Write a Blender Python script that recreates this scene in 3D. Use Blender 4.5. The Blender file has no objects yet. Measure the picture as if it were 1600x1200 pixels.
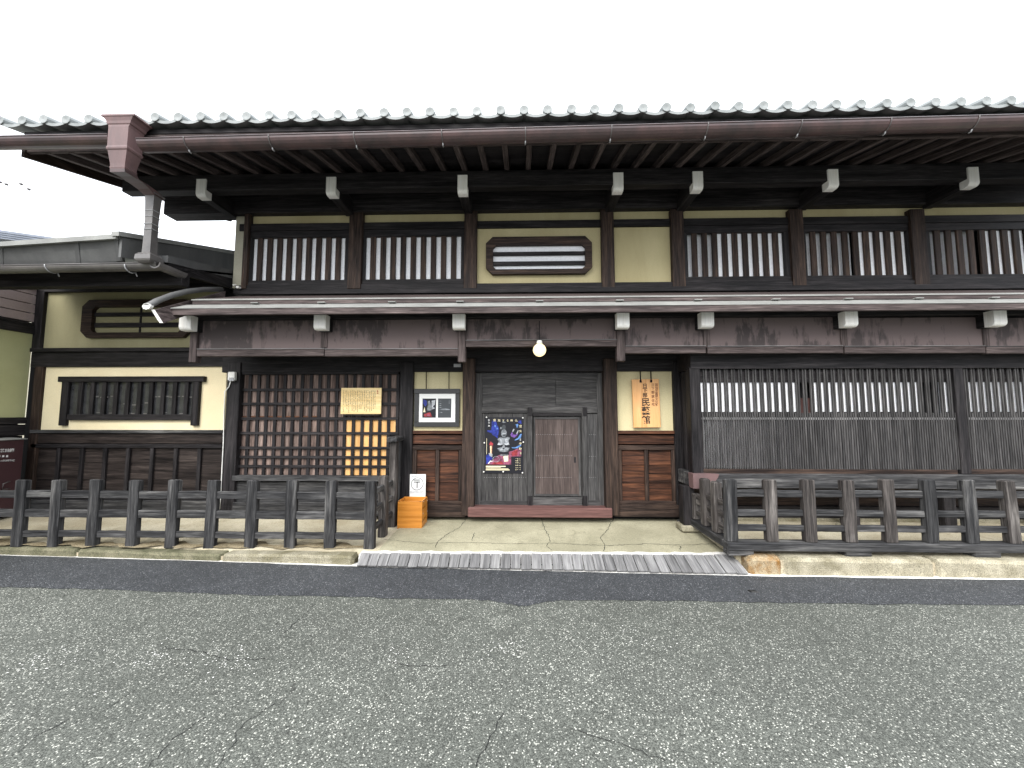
import bpy, bmesh, math, random
from mathutils import Vector, Matrix
random.seed(7)
R = math.radians
S = bpy.context.scene
COL = S.collection

# ------------------------------------------------------------------ camera
F = 601.0                       # focal length in pixels of the 1600 px wide photograph
PITCH, YAW, CAMZ = R(4.28), R(1.43), 1.6
cam = bpy.data.cameras.new('camera'); cam.sensor_width = 36; cam.lens = 36 * F / 1600
cam.clip_start = .05; cam.clip_end = 2000
camo = bpy.data.objects.new('camera', cam); COL.objects.link(camo)
camo.location = (0, 0, CAMZ); camo.rotation_euler = (R(90) + PITCH, 0, YAW)
S.camera = camo

# ------------------------------------------------------------------ world, sun, exposure
W = bpy.data.worlds.new('World'); S.world = W; W.use_nodes = True
nt = W.node_tree; nt.nodes.clear()
SUN_EL, SUN_AZ = R(42), R(200)
sky = nt.nodes.new('ShaderNodeTexSky'); sky.sky_type = 'NISHITA'; sky.sun_disc = False
sky.sun_elevation = SUN_EL; sky.sun_rotation = SUN_AZ; sky.dust_density = 6; sky.ozone_density = 1; sky.air_density = 1.5
hs = nt.nodes.new('ShaderNodeHueSaturation'); hs.inputs['Saturation'].default_value = .10
mx = nt.nodes.new('ShaderNodeMix'); mx.data_type = 'RGBA'; mx.inputs[0].default_value = .75
# the cloud cover: an overcast sky is about three times brighter overhead than at the horizon
geo = nt.nodes.new('ShaderNodeTexCoord'); sepz = nt.nodes.new('ShaderNodeSeparateXYZ'); mr = nt.nodes.new('ShaderNodeMapRange')
mr.inputs[3].default_value = .34; mr.inputs[4].default_value = 1.0
nt.links.new(geo.outputs['Generated'], sepz.inputs[0]); nt.links.new(sepz.outputs[2], mr.inputs[0])
cl = nt.nodes.new('ShaderNodeVectorMath'); cl.operation = 'SCALE'; cl.inputs[0].default_value = (24.0, 25.0, 26.8)
nt.links.new(mr.outputs[0], cl.inputs['Scale']); nt.links.new(cl.outputs[0], mx.inputs[7])
bg = nt.nodes.new('ShaderNodeBackground'); bg.inputs[1].default_value = .1
out = nt.nodes.new('ShaderNodeOutputWorld')
nt.links.new(sky.outputs[0], hs.inputs['Color']); nt.links.new(hs.outputs[0], mx.inputs[6])
nt.links.new(mx.outputs[2], bg.inputs[0]); nt.links.new(bg.outputs[0], out.inputs[0])
sun = bpy.data.lights.new('sun', 'SUN'); sun.energy = 1.5; sun.angle = R(35); sun.color = (1, .97, .92)
suno = bpy.data.objects.new('sun', sun); COL.objects.link(suno)
# the sun stands behind the camera, high and a little to the left
sd = Vector((math.sin(SUN_AZ) * math.cos(SUN_EL), math.cos(SUN_AZ) * math.cos(SUN_EL), math.sin(SUN_EL)))
suno.rotation_euler = sd.to_track_quat('Z', 'Y').to_euler()
vs = S.view_settings; vs.view_transform = 'Standard'; vs.look = 'None'; vs.gamma = 1; vs.use_curve_mapping = False
vs.exposure = 1.06
S.cycles.use_denoising = True; S.cycles.max_bounces = 8; S.cycles.diffuse_bounces = 5

# ------------------------------------------------------------------ pixel -> place
_r = Vector((math.cos(YAW), math.sin(YAW), 0)); _fh = Vector((-math.sin(YAW), math.cos(YAW), 0))
_f = _fh * math.cos(PITCH) + Vector((0, 0, math.sin(PITCH)))
_u = -_fh * math.sin(PITCH) + Vector((0, 0, math.cos(PITCH)))
def ray(px, py): return _f + _r * ((px - 800) / F) - _u * ((py - 600) / F)
def at(px, py, Y): d = ray(px, py); t = Y / d.y; return Vector((d.x * t, Y, CAMZ + d.z * t))
def atz(px, py, z): d = ray(px, py); t = (z - CAMZ) / d.z; return Vector((d.x * t, d.y * t, z))
def atx(px, py, X): d = ray(px, py); t = X / d.x; return Vector((X, d.y * t, CAMZ + d.z * t))
def PX(px, py, Y): return at(px, py, Y).x
def PZ(px, py, Y): return at(px, py, Y).z

# ------------------------------------------------------------------ materials
MATS = {}
def newmat(name):
    m = bpy.data.materials.new(name); m.use_nodes = True; t = m.node_tree
    b = t.nodes['Principled BSDF']; return m, t, b
def N(t, kind, **kw):
    n = t.nodes.new(kind)
    for k, v in kw.items(): setattr(n, k, v)
    return n
def ramp(t, src, stops):
    r = N(t, 'ShaderNodeValToRGB'); e = r.color_ramp.elements
    while len(e) < len(stops): e.new(.5)
    for i, (p, c) in enumerate(stops):
        e[i].position = p; e[i].color = (c, c, c, 1) if isinstance(c, (int, float)) else (*c, 1)
    t.links.new(src, r.inputs[0]); return r
def mix(t, fac, a, b, mode='MIX'):
    m = N(t, 'ShaderNodeMix', data_type='RGBA', blend_type=mode)
    for i, v in ((0, fac), (6, a), (7, b)):
        if hasattr(v, 'is_linked') or hasattr(v, 'links'): t.links.new(v, m.inputs[i])
        else: m.inputs[i].default_value = v if i == 0 else (*v, 1)
    return m.outputs[2]
def noise(t, vec, scale, detail=4, rough=.55, dist=0):
    n = N(t, 'ShaderNodeTexNoise'); n.inputs['Scale'].default_value = scale; n.inputs['Detail'].default_value = detail
    n.inputs['Roughness'].default_value = rough; n.inputs['Distortion'].default_value = dist
    t.links.new(vec, n.inputs['Vector']); return n.outputs[0]
def objvec(t, rnd=True):
    tc = N(t, 'ShaderNodeTexCoord')
    if not rnd: return tc.outputs['Object'], None
    oi = N(t, 'ShaderNodeObjectInfo'); mu = N(t, 'ShaderNodeMath', operation='MULTIPLY'); mu.inputs[1].default_value = 61.7
    t.links.new(oi.outputs['Random'], mu.inputs[0])
    ad = N(t, 'ShaderNodeVectorMath', operation='ADD')
    t.links.new(tc.outputs['Object'], ad.inputs[0]); t.links.new(mu.outputs[0], ad.inputs[1])
    return ad.outputs[0], oi.outputs['Random']
def bump(t, b, h, s=.3, d=.005):
    n = N(t, 'ShaderNodeBump'); n.inputs['Strength'].default_value = s; n.inputs['Distance'].default_value = d
    t.links.new(h, n.inputs['Height']); t.links.new(n.outputs[0], b.inputs['Normal'])
def value_vary(t, col, rnd, amt):
    h = N(t, 'ShaderNodeHueSaturation'); mr = N(t, 'ShaderNodeMapRange')
    mr.inputs[3].default_value = 1 - amt; mr.inputs[4].default_value = 1 + amt
    t.links.new(rnd, mr.inputs[0]); t.links.new(mr.outputs[0], h.inputs['Value']); t.links.new(col, h.inputs['Color'])
    return h.outputs[0]

WOODS = {  # dark grain, light grain, weathered tone, weathered share (0..1), roughness
 'wood_black':  ((.007, .0065, .007), (.028, .025, .026), (.068, .062, .061), .40, .55),
 'wood_brown':  ((.013, .009, .008), (.054, .036, .028), (.110, .070, .048), .42, .56),
 'wood_mauve':  ((.032, .025, .024), (.095, .074, .070), (.165, .135, .126), .50, .72),
 'wood_umber':  ((.009, .007, .0065), (.036, .028, .025), (.078, .062, .054), .45, .56),
 'wood_red':    ((.016, .009, .007), (.090, .038, .022), (.200, .080, .036), .55, .55),
 'wood_fence':  ((.014, .014, .015), (.062, .061, .061), (.260, .250, .235), .50, .72),
 'wood_fence_brown': ((.018, .016, .015), (.075, .066, .061), (.270, .250, .230), .55, .74),
 'wood_door':   ((.032, .031, .031), (.072, .069, .067), (.110, .104, .100), .40, .66),
 'wood_doorleaf': ((.044, .033, .030), (.088, .068, .062), (.125, .098, .088), .40, .66),
 'wood_lattice_board': ((.055, .036, .030), (.215, .155, .130), (.300, .240, .210), .5, .7),
 'wood_rust':   ((.050, .022, .012), (.180, .075, .035), (.240, .110, .050), .4, .7),
 'wood_fresh':  ((.560, .300, .105), (.740, .440, .190), (.660, .380, .150), .3, .6),
 'wood_sign':   ((.600, .290, .100), (.760, .430, .190), (.700, .370, .150), .3, .5),
 'wood_notice': ((.740, .530, .240), (.860, .680, .370), (.720, .440, .190), .3, .5),
 'wood_box':    ((.380, .140, .018), (.560, .225, .036), (.460, .170, .024), .3, .32),
 'wood_plank':  ((.090, .088, .088), (.210, .206, .203), (.330, .322, .312), .5, .8),
 'wood_tip':    ((.780, .755, .700), (.860, .845, .810), (.700, .665, .600), .2, .7),
 'wood_redpaint': ((.075, .038, .034), (.140, .072, .064), (.110, .080, .070), .4, .7),
}
def wood(key, ax):
    k = key + '_' + ax
    if k in MATS: return MATS[k]
    dk, lt, we, share, ro = WOODS[key]
    m, t, b = newmat(k); v, rnd = objvec(t)
    mp = N(t, 'ShaderNodeMapping')
    mp.inputs['Scale'].default_value = {'x': (1.1, 22, 22), 'y': (22, 1.1, 22), 'z': (22, 22, 1.1)}[ax]
    t.links.new(v, mp.inputs[0])
    g = noise(t, mp.outputs[0], 1.0, 6, .62, .6)
    mp2 = N(t, 'ShaderNodeMapping')
    mp2.inputs['Scale'].default_value = {'x': (.9, 4, 4), 'y': (4, .9, 4), 'z': (4, 4, .9)}[ax]
    t.links.new(v, mp2.inputs[0])
    p = noise(t, mp2.outputs[0], 1.3, 5, .6, .3)
    c = mix(t, ramp(t, g, ((.36, 0), (.66, 1))).outputs[0], dk, lt)
    wfac = ramp(t, p, ((.48, 0), (.72, share))).outputs[0]
    c2 = mix(t, ramp(t, g, ((.44, 0), (.60, 1))).outputs[0], lt, we)
    c = mix(t, wfac, c, c2)
    mp3 = N(t, 'ShaderNodeMapping'); mp3.inputs['Scale'].default_value = {'x': (5, 130, 130), 'y': (130, 5, 130), 'z': (130, 130, 5)}[ax]
    t.links.new(v, mp3.inputs[0]); fg = noise(t, mp3.outputs[0], 1.0, 3, .6)
    fa = {'wood_box': .12, 'wood_sign': .12, 'wood_notice': .1, 'wood_fresh': .2, 'wood_tip': .15, 'wood_plank': .45, 'wood_redpaint': .4, 'wood_doorleaf': .7}.get(key, 1.0)
    c = mix(t, 1.0, c, ramp(t, fg, ((.30, 1 - .55 * fa), (.50, 1.0), (.70, 1 + .7 * fa))).outputs[0], 'MULTIPLY')     # fine fibres
    c = value_vary(t, c, rnd, .18)
    t.links.new(c, b.inputs['Base Color'])
    t.links.new(ramp(t, g, ((.2, max(0, ro - .12)), (.8, min(1, ro + .12)))).outputs[0], b.inputs['Roughness'])
    b.inputs['Specular IOR Level'].default_value = .38 if key in ('wood_box', 'wood_sign') else .14
    bump(t, b, fg, .5 * max(.2, fa), .003)
    MATS[k] = m; return m

def speckled(key, base, dark, scale=3, rough=.85, bumps=.15, bd=.004, fine=60, streak=False, spec=.3):
    m, t, b = newmat(key); v, rnd = objvec(t)
    if streak:
        mp = N(t, 'ShaderNodeMapping'); mp.inputs['Scale'].default_value = (1, 1, .22); t.links.new(v, mp.inputs[0]); v1 = mp.outputs[0]
    else: v1 = v
    a = noise(t, v1, scale, 6, .62, .2); f = noise(t, v, fine, 3, .6)
    c = mix(t, ramp(t, a, ((.34, 1), (.66, 0))).outputs[0], base, dark)
    c = mix(t, ramp(t, f, ((.35, .22), (.6, 0))).outputs[0], c, tuple(x * .55 for x in base))
    if key in ('kerb_stone', 'kerb_pale', 'kerb_moss', 'kerb_rust', 'mortar', 'dirt', 'soil'):
        g_ = noise(t, v, 110, 4, .7); c = mix(t, 1.0, c, ramp(t, g_, ((.30, .35), (.5, 1.0), (.7, 1.5))).outputs[0], 'MULTIPLY')
    t.links.new(c, b.inputs['Base Color']); b.inputs['Roughness'].default_value = rough
    b.inputs['Specular IOR Level'].default_value = spec
    bump(t, b, f, bumps, bd); MATS[key] = m; return m
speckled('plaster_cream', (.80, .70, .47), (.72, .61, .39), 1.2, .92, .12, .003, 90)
speckled('plaster_ochre', (.49, .43, .25), (.385, .33, .18), 1.6, .92, .15, .003, 90, True)
speckled('plaster_green', (.50, .50, .27), (.42, .42, .22), 1.3, .92, .15, .003, 90)
speckled('plaster_pale', (.66, .585, .36), (.54, .465, .27), 1.8, .92, .2, .003, 60, True)
speckled('plaster_shaded', (.36, .33, .20), (.27, .245, .14), 1.6, .92, .15, .003, 90, True)  # upper wing plaster, darkened: the shade under the eave is put into its colour
speckled('plaster_grey', (.40, .38, .30), (.32, .30, .23), 1.6, .92, .1, .003, 80)
speckled('tile_grey', (.29, .305, .30), (.18, .195, .19), 5, .6, .12, .003, 70, False, .5)
speckled('copper_brown', (.100, .060, .058), (.050, .038, .038), 4, .30, .08, .002, 40, False, .5)
speckled('copper_mauve', (.170, .098, .094), (.095, .064, .063), 5, .55, .08, .002, 50, True, .4)
speckled('gutter_grey', (.135, .125, .118), (.075, .070, .068), 4, .35, .08, .002, 40, False, .5)
speckled('zinc', (.115, .115, .112), (.068, .068, .068), 2.5, .6, .06, .002, 40, True, .4)
speckled('zinc_light', (.30, .30, .28), (.19, .19, .18), 2.5, .6, .06, .002, 40)
speckled('roof_blue', (.20, .22, .26), (.15, .165, .20), 1.5, .6, .05, .002, 30)
speckled('siding_pink', (.42, .34, .33), (.34, .27, .265), 2.0, .8, .12, .003, 50)
speckled('paper_white', (.84, .85, .87), (.79, .80, .83), 1.5, .9, .02, .001, 30)
speckled('paper_dim', (.30, .30, .31), (.24, .24, .25), 1.5, .9, .02, .001, 30)
speckled('glass_dark', (.045, .046, .048), (.02, .02, .022), 9, .18, .03, .002, 30, False, .6)
speckled('kerb_stone', (.30, .275, .205), (.13, .115, .065), 4, .95, .5, .01, 45)
speckled('kerb_moss', (.19, .175, .115), (.075, .075, .04), 5, .95, .6, .012, 35)
speckled('dirt', (.26, .215, .135), (.14, .11, .06), 7, .97, .8, .02, 30)
speckled('kerb_pale', (.38, .345, .255), (.19, .168, .11), 6, .95, .6, .012, 30)
speckled('kerb_rust', (.36, .31, .21), (.20, .095, .02), 7, .95, .6, .012, 30)
speckled('mortar', (.70, .69, .66), (.50, .48, .44), 5, .95, .4, .006, 60)
speckled('soil', (.46, .40, .29), (.33, .275, .18), 2.2, .95, .5, .01, 40)
speckled('steel', (.42, .42, .43), (.3, .3, .3), 8, .4, .02, .001, 40, False, .5)
speckled('maroon', (.060, .026, .028), (.045, .020, .022), 4, .45, .02, .001, 40, False, .5)
speckled('white_paint', (.78, .77, .73), (.68, .67, .62), 4, .6, .03, .001, 50)
speckled('black_frame', (.022, .022, .022), (.014, .014, .014), 6, .4, .03, .001, 60, False, .5)
speckled('rope_black', (.012, .011, .011), (.008, .008, .008), 20, .9)
speckled('moss', (.12, .13, .06), (.05, .055, .025), 12, .95, .4, .006, 60)
speckled('dry_leaf', (.42, .36, .22), (.26, .20, .10), 30, .9)
def plain(key, c, rough=.6, emit=None, es=0):
    m, t, b = newmat(key); b.inputs['Base Color'].default_value = (*c, 1); b.inputs['Roughness'].default_value = rough
    b.inputs['Specular IOR Level'].default_value = .25
    if emit: b.inputs['Emission Color'].default_value = (*emit, 1); b.inputs['Emission Strength'].default_value = es
    MATS[key] = m
plain('ink', (.025, .020, .018)); plain('ink_brown', (.22, .10, .05)); plain('ink_red', (.45, .03, .02))
plain('print_black', (.012, .012, .016), .35); plain('print_white', (.70, .70, .68), .4); plain('print_cream', (.74, .66, .44), .4)
for k_, c_ in (('grey', (.26, .28, .30)), ('pale', (.50, .52, .55)), ('blue', (.030, .050, .34)), ('sky', (.15, .32, .68)), ('purple', (.20, .09, .36)),
               ('red', (.36, .045, .055)), ('rose', (.34, .10, .17)), ('orange', (.66, .33, .18))):
    speckled('print_' + k_, c_, tuple(x * .22 for x in c_), 26, .35, 0, .0001, 120)
plain('print_darkgrey', (.05, .055, .06), .35)
plain('bulb_glow', (.35, .30, .2), .3, (1, .80, .42), .85)
plain('void', (.01, .01, .011), .9)

# stained mauve boards with drip marks
def dripboard():
    m, t, b = newmat('dripboard'); v, rnd = objvec(t)
    mp = N(t, 'ShaderNodeMapping'); mp.inputs['Scale'].default_value = (7, 7, 1.6); t.links.new(v, mp.inputs[0])
    a = noise(t, mp.outputs[0], 1.5, 7, .68, .4)
    p = noise(t, v, 2.2, 4, .6)
    ad = N(t, 'ShaderNodeMath', operation='ADD'); t.links.new(a, ad.inputs[0]); t.links.new(p, ad.inputs[1])
    c = mix(t, ramp(t, ad.outputs[0], ((.88, 0), (1.12, 1))).outputs[0], (.046, .035, .034), (.120, .090, .086))
    t.links.new(c, b.inputs['Base Color']); b.inputs['Roughness'].default_value = .8
    bump(t, b, a, .2, .003); MATS['dripboard'] = m
dripboard()

def asphalt(key, lo, hi, fleck, fleckcol, cracks, gscale=150):
    m, t, b = newmat(key); v, _ = objvec(t, False)
    vo = N(t, 'ShaderNodeTexVoronoi'); vo.inputs['Scale'].default_value = gscale; t.links.new(v, vo.inputs['Vector'])
    sp = N(t, 'ShaderNodeSeparateColor'); t.links.new(vo.outputs['Color'], sp.inputs[0])
    big = noise(t, v, .55, 5, .6); med = noise(t, v, 6, 4, .6); fin = noise(t, v, 260, 2, .5)
    c = mix(t, ramp(t, sp.outputs[0], ((0, 0), (1, 1))).outputs[0], lo, hi)
    c = mix(t, ramp(t, sp.outputs[1], ((1 - fleck, 0), (1 - fleck + .03, 1))).outputs[0], c, fleckcol)
    c = mix(t, ramp(t, big, ((.35, .35), (.65, 0))).outputs[0], c, tuple(x * .7 for x in lo))
    c = mix(t, ramp(t, med, ((.3, .3), (.55, 0))).outputs[0], c, tuple(x * .8 for x in lo))
    gap = ramp(t, vo.outputs['Distance'], ((.45, 0), (.8, .65))).outputs[0]
    c = mix(t, gap, c, tuple(x * .35 for x in lo))
    if cracks:
        w = N(t, 'ShaderNodeTexNoise'); w.inputs['Scale'].default_value = 2.5; w.inputs['Detail'].default_value = 6; t.links.new(v, w.inputs['Vector'])
        sc = N(t, 'ShaderNodeVectorMath', operation='SCALE'); sc.inputs['Scale'].default_value = .55; t.links.new(w.outputs['Color'], sc.inputs[0])
        ad = N(t, 'ShaderNodeVectorMath', operation='ADD'); t.links.new(v, ad.inputs[0]); t.links.new(sc.outputs[0], ad.inputs[1])
        ve = N(t, 'ShaderNodeTexVoronoi', feature='DISTANCE_TO_EDGE'); ve.inputs['Scale'].default_value = .75; t.links.new(ad.outputs[0], ve.inputs['Vector'])
        line = ramp(t, ve.outputs['Distance'], ((.0012, 1), (.0034, 0))).outputs[0]
        msk = ramp(t, noise(t, v, 1.1, 2, .5), ((.50, 0), (.60, .8))).outputs[0]
        mu = N(t, 'ShaderNodeMath', operation='MULTIPLY'); t.links.new(line, mu.inputs[0]); t.links.new(msk, mu.inputs[1])
        c = mix(t, mu.outputs[0], c, (.02, .02, .018))
    t.links.new(c, b.inputs['Base Color']); b.inputs['Roughness'].default_value = .72; b.inputs['Specular IOR Level'].default_value = .35
    hgt = N(t, 'ShaderNodeMath', operation='SUBTRACT'); t.links.new(fin, hgt.inputs[0]); t.links.new(vo.outputs['Distance'], hgt.inputs[1])
    bump(t, b, hgt.outputs[0], .5, .005); MATS[key] = m
asphalt('asphalt_old', (.056, .060, .051), (.180, .188, .163), .085, (.58, .58, .51), True)
asphalt('asphalt_new', (.019, .021, .023), (.098, .103, .110), .06, (.30, .30, .31), False, 150)

def concrete(key, base, dark, stain):
    m, t, b = newmat(key); v, _ = objvec(t, False)
    a = noise(t, v, 1.6, 6, .6, .3); f = noise(t, v, 30, 5, .65); g = noise(t, v, 5, 6, .7, .8)
    c = mix(t, ramp(t, a, ((.38, 0), (.62, 1))).outputs[0], base, dark)
    c = mix(t, ramp(t, g, ((.56, 0), (.70, .55))).outputs[0], c, stain)
    c = mix(t, ramp(t, f, ((.30, .4), (.5, 0))).outputs[0], c, tuple(x * .7 for x in dark))
    g_ = noise(t, v, 130, 4, .7); c = mix(t, 1.0, c, ramp(t, g_, ((.30, .55), (.5, 1.0), (.7, 1.35))).outputs[0], 'MULTIPLY')
    t.links.new(c, b.inputs['Base Color']); b.inputs['Roughness'].default_value = .85; b.inputs['Specular IOR Level'].default_value = .3
    bump(t, b, f, .25, .006); MATS[key] = m
concrete('concrete_slab', (.37, .345, .240), (.27, .252, .170), (.17, .155, .10))
concrete('concrete_apron', (.50, .45, .33), (.36, .31, .21), (.22, .18, .11))

def mat_of(key, dims):
    if key == 'wood_box': return wood(key, 'y' if dims[1] > max(dims[0], .1) else 'x')
    if key in WOODS: return wood(key, 'xyz'[max(range(3), key=lambda i: dims[i])])
    return MATS[key]

# ------------------------------------------------------------------ builders
WL = {}       # world position of every object
def place(o, parent, loc):
    COL.objects.link(o); loc = Vector(loc); WL[o.name] = loc
    if parent is not None:
        o.parent = parent; o.location = loc - WL[parent.name]
    else: o.location = loc
    return o
def thing(name, label, cat, loc, group=None):
    o = bpy.data.objects.new(name, None); o.empty_display_size = .2; place(o, None, loc)
    o['label'] = label; o['category'] = cat
    if group: o['group'] = group
    return o
def tag(o, label, cat, group=None):
    o['label'] = label; o['category'] = cat
    if group: o['group'] = group
    return o
def mesh(name, verts, faces, mat, parent=None, loc=None, smooth=False):
    """verts in world metres; the origin goes to loc or to the middle of the mesh"""
    if loc is None:
        loc = Vector([(min(v[i] for v in verts) + max(v[i] for v in verts)) / 2 for i in range(3)])
    loc = Vector(loc)
    me = bpy.data.meshes.new(name); me.from_pydata([tuple(Vector(v) - loc) for v in verts], [], faces)
    bm = bmesh.new(); bm.from_mesh(me); bmesh.ops.recalc_face_normals(bm, faces=bm.faces); bm.to_mesh(me); bm.free()
    if mat in WOODS:
        d = [max(v[i] for v in verts) - min(v[i] for v in verts) for i in range(3)]; me.materials.append(mat_of(mat, d))
    else: me.materials.append(MATS[mat])
    if smooth:
        for p in me.polygons: p.use_smooth = True
    return place(bpy.data.objects.new(name, me), parent, loc)
_box = {}
def boxmesh(dx, dy, dz, mat, bev):
    k = (round(dx, 3), round(dy, 3), round(dz, 3), mat, round(bev, 4))
    if k in _box: return _box[k]
    me = bpy.data.meshes.new('box'); bm = bmesh.new(); bmesh.ops.create_cube(bm, size=1)
    for v in bm.verts: v.co = Vector((v.co.x * dx, v.co.y * dy, v.co.z * dz))
    b = min(bev, .45 * min(dx, dy, dz))
    if b > .0004: bmesh.ops.bevel(bm, geom=bm.edges[:], offset=b, segments=1, affect='EDGES', profile=.5)
    bm.to_mesh(me); bm.free(); me.materials.append(mat_of(mat, (dx, dy, dz))); _box[k] = me; return me
def box(name, xr, yr, zr, mat, parent=None, bev=.004, rot=None):
    x0, x1 = sorted(xr); y0, y1 = sorted(yr); z0, z1 = sorted(zr)
    me = boxmesh(x1 - x0, y1 - y0, z1 - z0, mat, bev)
    o = bpy.data.objects.new(name, me)
    place(o, parent, ((x0 + x1) / 2, (y0 + y1) / 2, (z0 + z1) / 2))
    if rot: o.rotation_euler = rot
    return o
def pbox(name, xa, xb, ya, yb, Y, dep, mat, parent=None, bev=.004, rx=None):
    """a box whose front face (at distance Y) covers the pixel rectangle"""
    my, mxx = (ya + yb) / 2, (xa + xb) / 2
    if rx is not None: mxx = rx
    return box(name, (PX(xa, my, Y), PX(xb, my, Y)), (Y, Y + dep), (PZ(mxx, yb, Y), PZ(mxx, ya, Y)), mat, parent, bev)
def prism_x(name, prof, xa, xb, mat, parent=None, dza=0, dzb=0, smooth=False):
    """profile of (y, z) pairs swept along x"""
    n = len(prof); v = [(xa, y, z + dza) for y, z in prof] + [(xb, y, z + dzb) for y, z in prof]
    f = [(i, (i + 1) % n, n + (i + 1) % n, n + i) for i in range(n)] + [tuple(range(n)), tuple(range(n, 2 * n))]
    return mesh(name, v, f, mat, parent, smooth=smooth)
def loft(name, loops, mat, parent=None, smooth=False, cap=True):
    n = len(loops[0]); v = [p for l in loops for p in l]; f = []
    for k in range(len(loops) - 1):
        for i in range(n): f.append((k * n + i, k * n + (i + 1) % n, (k + 1) * n + (i + 1) % n, (k + 1) * n + i))
    if cap: f += [tuple(range(n)), tuple(range((len(loops) - 1) * n, len(loops) * n))]
    return mesh(name, v, f, mat, parent, smooth=smooth)
def tube(name, pts, r, mat, parent=None, n=8):
    loops = []; pts = [Vector(p) for p in pts]
    for i, p in enumerate(pts):
        d = (pts[min(i + 1, len(pts) - 1)] - pts[max(i - 1, 0)]).normalized()
        a = d.cross(Vector((0, 0, 1)));
        if a.length < .05: a = d.cross(Vector((0, 1, 0)))
        a.normalize(); b = d.cross(a)
        rr = r[i] if isinstance(r, (list, tuple)) else r
        loops.append([p + (a * math.cos(2 * math.pi * k / n) + b * math.sin(2 * math.pi * k / n)) * rr for k in range(n)])
    return loft(name, loops, mat, parent, True)
def worn(name, xr, yr, zr, mat, parent=None, ch=.012, jit=.003, seg=6, rot=None, topdrop=0, twist=0):
    """an old timber or stone: chamfered section, uneven along its length"""
    lo = [min(xr), min(yr), min(zr)]; hi = [max(xr), max(yr), max(zr)]; d = [hi[i] - lo[i] for i in range(3)]
    ax = max(range(3), key=lambda i: d[i]); a, b = [i for i in range(3) if i != ax]
    c = Vector([(lo[i] + hi[i]) / 2 for i in range(3)]); ha, hb = d[a] / 2, d[b] / 2
    sec = [(-ha, -hb + ch), (-ha + ch, -hb), (ha - ch, -hb), (ha, -hb + ch), (ha, hb - ch), (ha - ch, hb), (-ha + ch, hb), (-ha, hb - ch)]
    loops = []; ts = [0, ch / d[ax]] + [(k + random.uniform(-.15, .15)) / seg for k in range(1, seg)] + [1 - ch / d[ax], 1]
    oa = ob = 0
    for k, t in enumerate(ts):
        end = k in (0, len(ts) - 1); s = 1 - (1.1 * ch / min(ha, hb) if end else 0)
        oa += random.uniform(-jit, jit) * .6; ob += random.uniform(-jit, jit) * .6
        tw = twist * t; l = []
        for (pa, pb) in sec:
            q = [0, 0, 0]; qa = pa * s + oa + random.uniform(-jit, jit) * .5; qb = pb * s + ob + random.uniform(-jit, jit) * .5
            q[a] = qa * math.cos(tw) - qb * math.sin(tw); q[b] = qa * math.sin(tw) + qb * math.cos(tw)
            q[ax] = (t - .5) * d[ax] + (random.uniform(-1, 1) * jit if end else 0)
            if ax == 2 and t > .9: q[2] -= topdrop * (qb + hb) / (2 * hb)
            l.append(c + Vector(q))
        loops.append(l)
    o = loft(name, loops, mat, parent)
    if rot: o.rotation_euler = rot
    return o
def sheet(name, poly, mat, parent=None, th=None):
    """flat polygon of (x, y, z) points; th gives it a thickness downwards"""
    n = len(poly)
    if th is None: return mesh(name, poly, [tuple(range(n))], mat, parent)
    v = list(poly) + [(p[0], p[1], p[2] - th) for p in poly]
    f = [tuple(range(n)), tuple(range(n, 2 * n))] + [(i, (i + 1) % n, n + (i + 1) % n, n + i) for i in range(n)]
    return mesh(name, v, f, mat, parent)
def struct(o): o['kind'] = 'structure'; return o
def rects(name, quads, Y, mat, parent):
    """flat print: many (x0, x1, z0, z1) rectangles facing the street"""
    v, f = [], []
    for x0, x1, z0, z1 in quads:
        i = len(v); v += [(x0, Y, z0), (x1, Y, z0), (x1, Y, z1), (x0, Y, z1)]; f.append((i, i + 1, i + 2, i + 3))
    return mesh(name, v, f, mat, parent)
def poly(name, pts, Y, mat, parent): return mesh(name, [(x, Y, z) for x, z in pts], [tuple(range(len(pts)))], mat, parent)
def lettering(name, chars, Y, mat, parent, bold=0):
    """chars: (character, centre x, centre z, size); flat print facing the street"""
    v, f = [], []
    for ch, cx, cz, size in chars:
        cu = bpy.data.curves.new('glyph', 'FONT'); cu.body = ch; cu.size = 1; cu.resolution_u = 2; cu.offset = bold
        to = bpy.data.objects.new('glyph', cu); COL.objects.link(to)
        bpy.context.view_layer.update(); dg = bpy.context.evaluated_depsgraph_get()
        me = bpy.data.meshes.new_from_object(to.evaluated_get(dg))
        if me and len(me.vertices):
            xs = [q.co.x for q in me.vertices]; ys = [q.co.y for q in me.vertices]
            mxx, myy = (min(xs) + max(xs)) / 2, (min(ys) + max(ys)) / 2
            i = len(v); v += [(cx + (q.co.x - mxx) * size, Y, cz + (q.co.y - myy) * size) for q in me.vertices]
            f += [tuple(i + k for k in p.vertices) for p in me.polygons]
        bpy.data.objects.remove(to); bpy.data.curves.remove(cu)
        if me: bpy.data.meshes.remove(me)
    return mesh(name, v, f, mat, parent)
def scribble(cols, cells, size, rng):
    """illegible small brush marks: (x, z) cells of a few strokes"""
    q = []
    for (x, z) in cells:
        for k in range(rng.choice((2, 3, 3))):
            if rng.random() < .6:
                w = size * rng.uniform(.5, .95); h = size * .24; cx = x + rng.uniform(-.1, .1) * size; cz = z + rng.uniform(-.4, .4) * size
            else:
                w = size * .24; h = size * rng.uniform(.5, .9); cx = x + rng.uniform(-.35, .35) * size; cz = z + rng.uniform(-.1, .1) * size
            q.append((cx - w / 2, cx + w / 2, cz - h / 2, cz + h / 2))
    return q

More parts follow.
